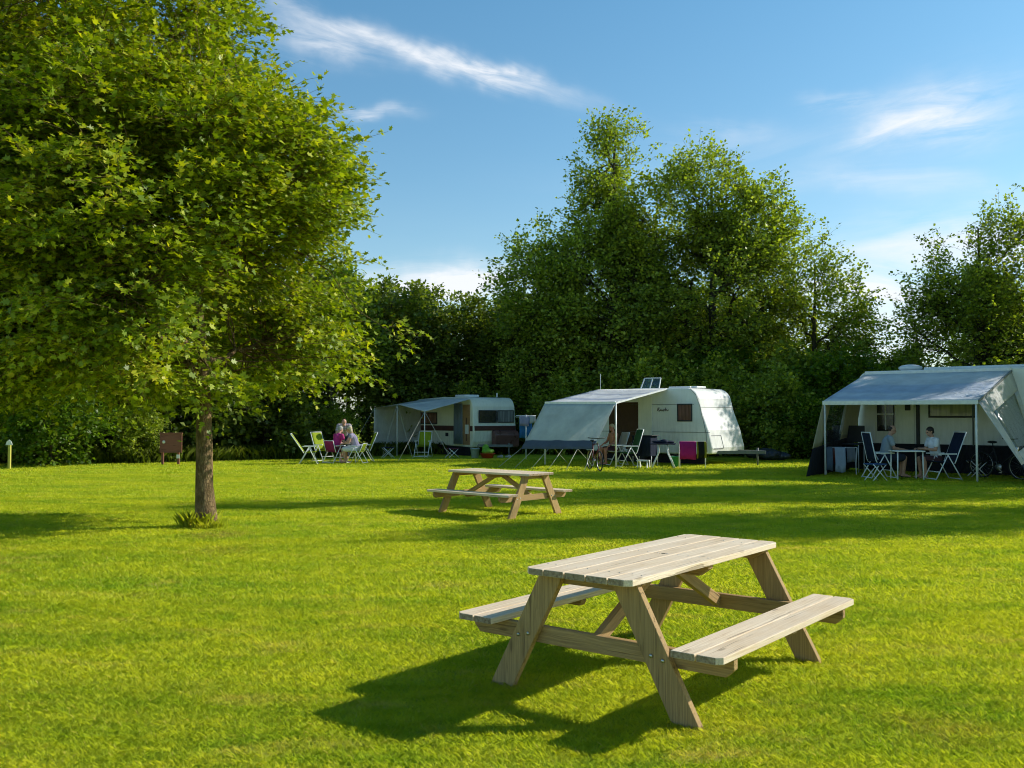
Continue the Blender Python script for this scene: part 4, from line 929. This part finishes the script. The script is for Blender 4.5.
def make_bike(loc_, rz, paint, label, r=.33, scale=1):
    t = thing('bicycle', loc_, rz, label, 'bicycle', None, scale)
    for x in (-.52, .52):
        w = MB().tube([(x+r*math.cos(a), 0, r+r*math.sin(a)*.96) for a in [2*math.pi*k/28 for k in range(28)]], .02, 7, closed=True).build('wheel', M_black, t)
        rm = MB().tube([(x+(r-.03)*math.cos(a), 0, r+(r-.03)*math.sin(a)) for a in [2*math.pi*k/28 for k in range(28)]], .009, 5, closed=True)
        for k in range(14): a = 2*math.pi*k/14; rm.tube([(x, 0, r), (x+(r-.03)*math.cos(a), 0, r+(r-.03)*math.sin(a))], .002, 3)
        rm.build('rim', M_steel, w)
    f = MB(); bb = (-.06, 0, .28); st_ = (-.2, 0, .78); hd = (.34, 0, .82); h2 = (.38, 0, .68)
    for a, b in ((bb, st_), (bb, h2), (st_, hd), ((-.52, 0, r), bb), ((-.52, 0, r), (-.18, 0, .70)), (hd, h2), (h2, (.52, 0, r))): f.tube([a, b], .017, 7)
    f.build('frame', paint, t)
    MB().tube([(.34, 0, .80), (.33, 0, .98)], .013, 6).build('stem', M_steel, t)
    MB().tube([(.22, -.28, 1.0), (.32, -.2, .99), (.34, 0, .98), (.32, .2, .99), (.22, .28, 1.0)], .014, 6).build('handlebar', M_dark, t)
    s = MB(); s.ell((-.22, 0, .90), (.13, .07, .035)); s.tube([(-.2, 0, .75), (-.22, 0, .9)], .013, 6); s.build('saddle', M_dark, t)
    p = MB(); p.lathe([(.001, -.02), (.09, -.02), (.09, -.01), (.001, -.01)], (-.06, 0, .28), 'y', 16); p.beam((-.06, -.05, .28), (.06, -.05, .16), .015, .02, (0,1,0)); p.beam((-.06, .05, .28), (-.18, .05, .40), .015, .02, (0,1,0)); p.box((.07, -.10, .16), (.08, .09, .02)); p.box((-.19, .10, .40), (.08, .09, .02))
    p.build('crank', M_steel, t)
    return t
def bucket(loc_, mat, label, r=.14, h=.28, name='bucket'):
    t = thing(name, loc_, 0, label, 'bucket')
    MB().lathe([(.001, .002), (r*.78, .002), (r, h), (r*1.06, h), (r*1.04, h-.012), (r*.94, h-.01), (r*.74, .02), (.001, .02)], (0, 0, 0), 'z', 20, False).build('shell', mat, t)
    MB().tube([(r*math.cos(a), 0, h-.02+r*.9*math.sin(a)*.5) for a in [math.pi*k/8 for k in range(9)]], .004, 5).build('handle', M_steel, t)
    return t

# ------------------------------------------------------------------ people
def remesh(o, vox=.011, sm=2):
    md = o.modifiers.new('remesh', 'REMESH'); md.mode = 'VOXEL'; md.voxel_size = vox; md.use_smooth_shade = True
    md = o.modifiers.new('smooth', 'SMOOTH'); md.factor = .5; md.iterations = sm
    return o
def skinmat(name, c): return surf(name, c, .55, .12, 8, .1, 60)
def person(loc_, rz, J, label, skin, shirt, trousers, hair, scale=1, sleeve=.55, leg_len=.85, fat=1.0, group=None, bald=False, dress=None, long_hair=False):
    t = thing('person', loc_, rz, label, 'person', group, scale)
    V = {k: Vector(v) for k, v in J.items()}
    fwd = V['face'].normalized(); up = (V['hed']-V['nek']).normalized(); up = (up-fwd*up.dot(fwd)).normalized(); lf = up.cross(fwd)
    M = Matrix((fwd, lf, up)).transposed(); hd = V['hed']
    b = MB(); F = fat
    b.cap(V['pel'], V['bel'], .135*F, .125*F); b.cap(V['bel'], V['che'], .125*F, .135); b.cap(V['che'], V['nek'], .12, .06); b.cap(V['nek'], hd, .056, .054)
    for s in 'LR':
        sh, el, wr = V['sh'+s], V['el'+s], V['wr'+s]
        b.cap(V['che']*.5+V['nek']*.5, sh, .07, .062); b.cap(sh, el, .056, .042); b.cap(el, wr, .042, .027)
        hdv = (wr-el).normalized(); ref = Vector((0,0,1)) if abs(hdv.z) < .8 else Vector((1,0,0)); sd_ = hdv.cross(ref).normalized(); dn = hdv.cross(sd_).normalized()
        if dn.z > 0: dn = -dn
        palm = wr+hdv*.085
        for k, (o_, L_) in enumerate(((-.030, .060), (-.010, .072), (.010, .068), (.029, .052))):
            b.cap(wr+sd_*o_*.5+hdv*.01, palm+sd_*o_, .017, .013)
            k1 = palm+sd_*o_*1.1+hdv*L_*.55+dn*.012; k2 = k1+hdv*L_*.30+dn*.030
            b.cap(palm+sd_*o_, k1, .0105, .0095); b.cap(k1, k2, .0095, .008)
        sg_ = -1 if s == 'L' else 1
        t1_ = wr+hdv*.045+sd_*sg_*.045+dn*.01; b.cap(wr+hdv*.02+sd_*sg_*.015, t1_, .015, .012); b.cap(t1_, t1_+hdv*.035+sd_*sg_*.006+dn*.014, .012, .009)
        hi, kn, an, to = V['hi'+s], V['kn'+s], V['an'+s], V['to'+s]
        b.cap(V['pel'], hi, .12*F, .098*F); b.cap(hi, kn, .092*F, .060); b.cap(kn, kn.lerp(an, .35), .060, .056); b.cap(kn.lerp(an, .35), an, .056, .038)
        b.cap(an-(to-an).normalized()*.03+Vector((0, 0, -.03)), to, .036, .028); b.cap(an, an.lerp(to, .6), .04, .032)
    b.ell(hd+up*.025-fwd*.01, (.098, .078, .098), M); b.ell(hd+fwd*.028-up*.055, (.060, .056, .062), M)
    b.ell(hd+fwd*.100-up*.015, (.022, .014, .024), M); b.ell(hd+fwd*.092-up*.058, (.014, .026, .010), M)
    b.ell(hd+fwd*.080+up*.022, (.018, .045, .012), M)
    for s in (-1, 1): b.ell(hd+lf*s*.080-up*.008-fwd*.005, (.020, .010, .032), M)
    body = remesh(b.build('body', skin, t), .0095)
    e = MB()
    for s in (-1, 1): e.ell(hd+fwd*.086+lf*s*.031+up*.004, (.010, .012, .009), M, 10, 6)
    e.build('eyes', M_dark, t)
    h = MB()
    if bald: h.ell(hd+up*.02-fwd*.028, (.090, .084, .080), M)
    else:
        h.ell(hd+up*.042-fwd*.020, (.102, .088, .092), M); h.ell(hd-fwd*.045-up*.005, (.065, .082, .075), M)
        if long_hair: h.ell(hd-fwd*.055-up*.06, (.055, .075, .09), M)
    remesh(h.build('hair', hair, t), .010, 1)
    if shirt:
        c = MB(); e_ = .016
        c.cap(V['pel']+(V['bel']-V['pel'])*.25, V['bel'], .135*F+e_, .128*F+e_); c.cap(V['bel'], V['che'], .128*F+e_, .137+e_); c.cap(V['che'], V['che'].lerp(V['nek'], .75), .122+e_, .078)
        for s in 'LR':
            sh, el = V['sh'+s], V['el'+s]; c.cap(V['che']*.5+V['nek']*.5, sh, .075, .07+e_*.5)
            if sleeve: c.cap(sh, sh.lerp(el, sleeve), .066+e_*.5, .056+e_)
        remesh(c.build('shirt', shirt, t), .011, 3)
    if trousers:
        c = MB(); e_ = .016
        c.cap(V['pel'], V['pel'].lerp(V['bel'], .45), .138*F+e_, .130*F+e_)
        for s in 'LR':
            hi, kn, an = V['hi'+s], V['kn'+s], V['an'+s]; c.cap(V['pel'], hi, .124*F+e_, .102*F+e_)
            c.cap(hi, hi.lerp(kn, min(1, leg_len)), .098*F+e_, .078*F+e_)
            if leg_len > 1: c.cap(kn, kn.lerp(an, leg_len-1), .078+e_, .055+e_)
        remesh(c.build('shorts' if leg_len <= 1 else 'trousers', trousers, t), .011, 3)
    so = MB()
    for s in 'LR':
        an, to = V['an'+s], V['to'+s]; so.cap(an-(to-an).normalized()*.035+Vector((0, 0, -.052)), to+Vector((0, 0, -.018)), .030, .028)
    remesh(so.build('shoes', M_dark, t), .009, 1)
    return t
def sit(lean=0., reach=(.34, .16, .74), knee=.46, head=(1, 0, -.25), low=0.0, spread=.12):
    """seated pose, facing +X"""
    z = .50-low
    J = dict(pel=(0, 0, z+.02), bel=(.02+lean*.25, 0, z+.20), che=(.02+lean*.65, 0, z+.41), nek=(.03+lean*.95, 0, z+.58), hed=(.07+lean*1.15, 0, z+.72), face=head)
    for s, q in (('L', 1), ('R', -1)):
        J['sh'+s] = (.02+lean*.85, q*.185, z+.50); J['el'+s] = (.10+lean*.7, q*.245, z+.26); J['wr'+s] = (reach[0]+lean*.4, q*reach[1], reach[2])
        J['hi'+s] = (.03, q*.10, z); J['kn'+s] = (knee, q*spread, z+.02); J['an'+s] = (knee-.04, q*spread, .085); J['to'+s] = (knee+.12, q*(spread+.02), .04)
    return J
SK1 = skinmat('tanned_skin', (.56, .30, .20)); SK2 = skinmat('pale_skin', (.55, .33, .24)); SK3 = skinmat('reddish_skin', (.60, .27, .19))
H_grey = surf('grey_hair', (.42, .40, .36), .7, .3, 60, .6, 160); H_dark = surf('dark_brown_hair', (.025, .016, .012), .6, .3, 60, .6, 160); H_blond = surf('white_blond_hair', (.62, .50, .34), .7, .3, 60, .6, 160)
def plaid():
    m_, nt, out = newmat('plaid_cotton'); tc = nt.new('ShaderNodeTexCoord').outputs['Object']; sp = nt.new('ShaderNodeSeparateXYZ'); nt.l.new(tc, sp.inputs[0])
    a = nt.math('GREATER_THAN', nt.math('SINE', nt.math('MULTIPLY', sp.outputs[1], 95.)), .35); b = nt.math('GREATER_THAN', nt.math('SINE', nt.math('MULTIPLY', sp.outputs[2], 95.)), .35)
    c = nt.mix(nt.math('MULTIPLY', a, .6), (.50, .48, .52), (.16, .13, .20)); c = nt.mix(nt.math('MULTIPLY', b, .5), c, (.30, .14, .17))
    nt.l.new(pbsdf(nt, c, .85, 0, .2).outputs[0], out.inputs[0]); return m_
SH_plaid = plaid(); SH_grey = surf('grey_jersey', (.38, .43, .45), .85, .15, 6, .5, 18); SH_white = surf('white_jersey', (.85, .85, .88), .85, .1, 6, .5, 18)
SH_mag = surf('magenta_jersey', (.50, .03, .20), .85, .15, 6, .5, 18); SH_lil = surf('lilac_top', (.42, .36, .52), .85, .2, 6, .5, 18)
TR_nav = surf('navy_cotton', (.02, .03, .06), .85, .2, 6, .5, 18); TR_wh = surf('white_skirt_cotton', (.66, .66, .68), .85, .1, 6, .5, 18); TR_rd = surf('dark_red_shorts', (.10, .035, .04), .85, .2, 6, .5, 18)

# left group: scale .9 chairs at 30.5 px per metre
LG = 'lime green camping chairs of the group at the wood edge'
sc = .90
make_chair('camping_chair', G(310, 464), R(8), M_lime, 'lime camping chair farthest from the older caravan, empty and seen side on', None, .42, 1.06, scale=sc)
make_chair('camping_chair', G(324.5, 461.5), R(-38), M_lime, 'empty lime camping chair just behind the woman in magenta', None, .25, 1.08, scale=sc)
make_chair('camping_chair', G(364, 461.5), R(198), M_lime, 'empty lime camping chair next to the canopy side wall, behind the seated woman in lilac', None, .25, 1.08, scale=sc)
make_chair('camping_chair', G(335.5, 463.0), R(52), fabric('rose_fabric', (.35, .03, .15), trans=.1), 'white-framed camping chair in which the woman in magenta sits', None, .10, .80, scale=sc)
make_chair('camping_chair', G(356.5, 463.2), R(172), M_lime, 'low lime camping chair with white frame under the woman in lilac', None, .10, .70, scale=sc)
make_table(G(348, 462.5), R(10), 'small white camping table between the seated women', .62, .6, .70, scale=sc)
person(G(335.5, 463.0), R(52), sit(.16, (.40, .15, .72), .42), 'woman in a magenta top sitting at the small white table with her back turned', SK2, SH_mag, TR_rd, H_grey, sc, .45, .9, 1.05)
person(G(357, 463.2), R(176), sit(.18, (.38, .17, .72), .44), 'woman in a lilac top with white skirt, leaning over the small white table', SK1, SH_lil, TR_wh, H_blond, sc, .2, .95, 1.05, long_hair=True)
Jst = dict(pel=(-.05, 0, .90), bel=(.04, 0, 1.05), che=(.20, 0, 1.19), nek=(.33, 0, 1.29), hed=(.43, 0, 1.36), face=(.75, 0, -.65))
for s, q_ in (('L', 1), ('R', -1)):
    Jst['sh'+s] = (.27, q_*.19, 1.24); Jst['el'+s] = (.34, q_*.26, .97); Jst['wr'+s] = (.50, q_*.16, .80); Jst['hi'+s] = (-.05, q_*.10, .88); Jst['kn'+s] = (.0, q_*.12, .47); Jst['an'+s] = (-.05, q_*.12, .085); Jst['to'+s] = (.10, q_*.15, .04)
person(G(344.2, 460.2), R(-80), Jst, 'man in a plaid shirt standing bent over the far side of the small table', SK1, SH_plaid, TR_nav, H_grey, .97, .6, 1.7, 1.1, bald=True)

# by the older caravan
make_chair('camping_chair', G(423, 457), R(-100), M_lime, 'empty lime camping chair under the sun canopy of the older caravan', None, .2, .98, scale=.95)
make_stool(G(388, 457.5), R(20), M_navy, 'low dark folding stool beside the pale canopy side wall', .38)
make_stool(G(452, 457.5), R(30), fabric('dark_rose_cloth', (.12, .03, .06), trans=.1), 'little dark rose folding stool before the doorway of the older caravan', .34)
bucket(G(475, 457.5), M_bucket, 'pale blue bucket on the grass at the doorway of the striped caravan', .17, .34)
tb = thing('washing_tub', G(487.5, 458), 0, 'orange red plastic tub with something lime green heaped in it', 'tub')
MB().lathe([(.001, .002), (.2, .002), (.27, .18), (.29, .18), (.28, .165), (.25, .16), (.001, .12)], (0,0,0), 'z', 22, False).build('shell', M_red, tb)
bg_ = MB(); bg_.ell((0, 0, .24), (.22, .18, .12)); bg_.ell((-.07, .02, .36), (.13, .12, .15), Matrix.Rotation(.4, 3, 'Y')); bg_.ell((.12, 0, .26), (.14, .1, .08))
bag = remesh(bg_.build('beach_bag', M_limep, None), .02, 2); bag.location = tb.location; tag(bag, 'lime green bag piled in the orange red tub', 'bag')
for px_, lb_ in ((500, 'pale clog lying nearest the orange tub, before the maroon locker'), (508, 'pale clog lying farther from the orange tub, before the maroon locker')):
    so_ = MB(); so_.cap((-.08, 0, .035), (.08, .01, .03), .035, .045); so_.ell((.05, .0, .06), (.07, .045, .045)); so_ = remesh(so_.build('clog', M_whitef, None), .01, 1); so_.location = G(px_, 457.5); tag(so_, lb_, 'shoe')
# rotary line between the two caravans
q = G(526, 459); rl = thing('clothes_line', q, R(10), 'clothes line post with cross arms between the older and the middle caravan', 'clothes line')
MB().tube([(0,0,0), (0,0,1.58)], .02, 8).build('post', M_alu, rl); ar = MB(); ar.tube([(-.36, 0, 1.55), (.36, 0, 1.55)], .012, 6); ar.tube([(-.36, .25, 1.50), (.36, .25, 1.50)], .008, 6); ar.tube([(-.36, 0, 1.55), (-.36, .25, 1.5)], .008, 6); ar.tube([(.36, 0, 1.55), (.36, .25, 1.5)], .008, 6); ar.build('arm', M_alu, rl)
towel('shirt', q, R(10), -.24, .10, 0, 1.55, 1.18, M_towl, 'lilac shirt on the clothes line, in front of a blue towel', 'shirt')
towel('towel', q, R(10), -.20, .26, .25, 1.50, .74, M_towbl, 'bright blue towel on the clothes line between two caravans')
towel('towel', q, R(10), .12, .34, 0, 1.55, 1.28, M_whitef, 'small white towel at the end of the clothes line')

# by the middle caravan
make_bike(G(594.5, 470), R(-78), M_dred, 'dark red bicycle parked nose-on at the corner of the grey front screen', .30, .93)
make_chair('camping_chair', G(614, 465), R(200), M_whitef, 'white camping chair of the bare-chested man behind the awning pole', None, .18, 1.0)
person(G(614, 464.6), R(208), sit(.02, (.30, .22, .66), .44, (1, .2, -.1)), 'bare-chested person with white hair sitting behind the awning pole of the middle caravan', SK3, None, TR_rd, H_blond, .96, 0, .7, 1.05)
make_chair('camping_chair', G(627, 466.8), R(194), M_greenf, 'empty green camping chair with white frame right of the awning pole', None, .20, 1.12)
k_ = thing('camping_cupboard', G(645, 466), R(-40), 'navy folding camping cupboard against the side of the middle caravan', 'cupboard')
b_ = MB(); b_.box((-.20, 0, .62), (.30, .40, .62)); b_.box((.14, 0, .62), (.34, .40, .62)); b_.build('cabinet', M_navy, k_, bevel=.02); MB().box((0, 0, .945), (.74, .44, .02)).build('worktop', M_dark, k_, bevel=.004)
for sx in (-1, 1):
    for sy in (-1, 1): MB().tube([(sx*.33, sy*.18, 0), (sx*.33, sy*.18, .32)], .012, 6).build('leg', M_alu, k_)
s_ = thing('step_stool', G(643, 467.8), R(-30), 'white plastic step stool standing before the navy cupboard', 'step stool')
MB().box((0, 0, .22), (.34, .26, .035)).build('tread', M_alu, s_, bevel=.01)
for sx in (-1, 1): MB().prism([(-.13, 0), (-.08, 0), (-.06, .20), (.06, .20), (.08, 0), (.13, 0), (.11, .205), (-.11, .205)], (sx*.15, 0, 0), (0,1,0), (0,0,1), (1,0,0), .02).build('side_panel', M_alu, s_)
make_table(G(663, 468), R(-12), 'camping table with curved white legs and a dark cloth on top', .72, .6, .72, True, M_navy)
cl = MB(); cl.ell((-.12, 0, .78), (.22, .16, .05)); cl.ell((.16, .05, .77), (.2, .15, .045)); cl.ell((.0, -.1, .79), (.12, .1, .07))
cl = remesh(cl.build('cloth', M_navy, None), .02, 2); cl.location = G(663, 468); tag(cl, 'crumpled navy cloth lying on the table with curved legs', 'cloth')
bucket(G(675, 467), M_greenp, 'green bucket between the curved-leg table and the magenta towel', .15, .32)
q = G(692, 467.8)
make_airer(q, R(-8), 'white clothes airer holding the magenta and the dark towel by the middle caravan', .78, .78, .3)
towel('towel', q, R(-8), -.38, .10, -.15, .78, .26, M_pink, 'magenta towel hung over the airer beside the middle caravan')
towel('towel', q, R(-8), .12, .40, -.15, .78, .30, M_towy, 'dark yellow-edged towel next to the magenta one on the airer')
# covered gear on the drawbar
q = G(768, 460.5); m = MB()
for (x, y, z, a, b, c) in ((0, 0, .28, .55, .45, .26), (-.5, .1, .30, .4, .35, .22), (.45, .1, .22, .45, .4, .2), (-.1, .1, .45, .38, .3, .13), (-.9, .15, .38, .35, .25, .10)): m.ell((x, y, z), (a, b, c), None, 14, 9)
hp = remesh(m.build('tarpaulin_heap', M_tarp, None), .035, 1); hp.location = q; tag(hp, 'dark tarpaulin thrown over gear at the drawbar of the middle caravan', 'tarpaulin')
md = hp.modifiers.new('folds', 'DISPLACE'); tx = bpy.data.textures.new('folds', 'CLOUDS'); tx.noise_scale = .28; md.texture = tx; md.strength = .16; hp.scale = (.85, .85, .72)

# under the right awning
q = G(902, 480)
make_table(G(906, 479.5), R(-4), 'white camping table between the seated man and boy', .68, .6, .70)
make_chair('camping_chair', G(879.5, 478.0), R(2), M_navy, 'navy high-backed camping chair in which the man in grey sits', None, .13, 1.12)
person(G(884, 477.2), R(-8), sit(.10, (.42, .14, .72), .46, (1, -.1, -.35)), 'man in a grey T-shirt sitting at the white table under the wide awning', SK1, SH_grey, TR_nav, H_dark, .98, .55, .85, 1.1, bald=True)
make_chair('camping_chair', G(940.5, 479.5), R(184), M_navy, 'navy reclined camping chair in which the boy sits', None, .26, 1.14)
person(G(936, 478.2), R(186), sit(.10, (.40, .13, .78), .42, (1, 0, -.3)), 'boy in a white T-shirt sitting at the white table under the wide awning', SK1, SH_white, TR_rd, H_dark, .95, .55, .85, .9)
make_stool(G(874.5, 480.5), R(15), M_blue, 'blue padded footstool in front of the navy chair of the man', .40, .19, 'footstool', 'footstool')
make_stool(G(976, 477), R(-10), M_dark, 'small black folding stool beside the right-hand awning pole', .42, .2)
q = G(840, 474.5)
make_airer(q, R(-14), 'white clothes airer with pale towels just inside the wide awning', .78, .72, .4)
towel('towel', q, R(-14), -.16, .10, -.2, .72, .08, M_towb, 'long pale blue towel in the middle of the airer under the wide awning')
towel('towel', q, R(-14), -.38, -.22, -.2, .72, .12, surf('slate_cotton', (.10, .14, .2), .85, .2, 6, .4, 20), 'slate blue cloth on the airer next to the awning pole')
towel('towel', q, R(-14), .14, .34, -.1, .72, .34, M_towg, 'short grey towel beside the long pale blue one on the airer')
towel('shirt', q, R(-14), -.22, -.14, -.1, .72, .30, M_dred, 'narrow dark red garment pinned on the airer under the wide awning', 'garment')
k_ = thing('camping_kitchen', G(845, 471.5), R(-42), 'black folding camping kitchen with raised windshield behind the airer', 'camping kitchen')
MB().box((0, 0, .78), (.95, .45, .05)).build('worktop', M_dark, k_, bevel=.005); MB().box((0, .21, 1.05), (.92, .02, .46)).build('windshield', M_dark, k_, bevel=.005); MB().box((-.45, 0, .98), (.02, .4, .34)).build('windshield', M_dark, k_, bevel=.005)
MB().box((0, .02, .42), (.85, .36, .60)).build('cabinet', M_darkc, k_, bevel=.01)
for sx in (-1, 1):
    for sy in (-1, 1): MB().tube([(sx*.44, sy*.19, 0), (sx*.44, sy*.19, .76)], .012, 6).build('leg', M_alu, k_)
make_bike(G(1000, 478.5), R(-60), M_dark, 'dark bicycle standing under the wide awning by its clear side wall', .33, 1.0)
bx_ = thing('camping_table', G(965, 473.5), R(-40), 'low dark side table behind the reclined navy chair', 'camping table'); MB().box((0, 0, .45), (.9, .4, .03)).build('tabletop', M_dark, bx_, bevel=.004)
for sx in (-1, 1):
    for sy in (-1, 1): MB().tube([(sx*.4, sy*.16, 0), (sx*.4, sy*.16, .44)], .012, 6).build('leg', M_trim, bx_)

cy = scene.cycles
cy.max_bounces = 6; cy.diffuse_bounces = 3; cy.glossy_bounces = 2; cy.transmission_bounces = 3; cy.transparent_max_bounces = 6
cy.caustics_reflective = False; cy.caustics_refractive = False
cy.use_adaptive_sampling = True; cy.adaptive_threshold = .02; cy.sample_clamp_indirect = 4; cy.filter_width = 1.05
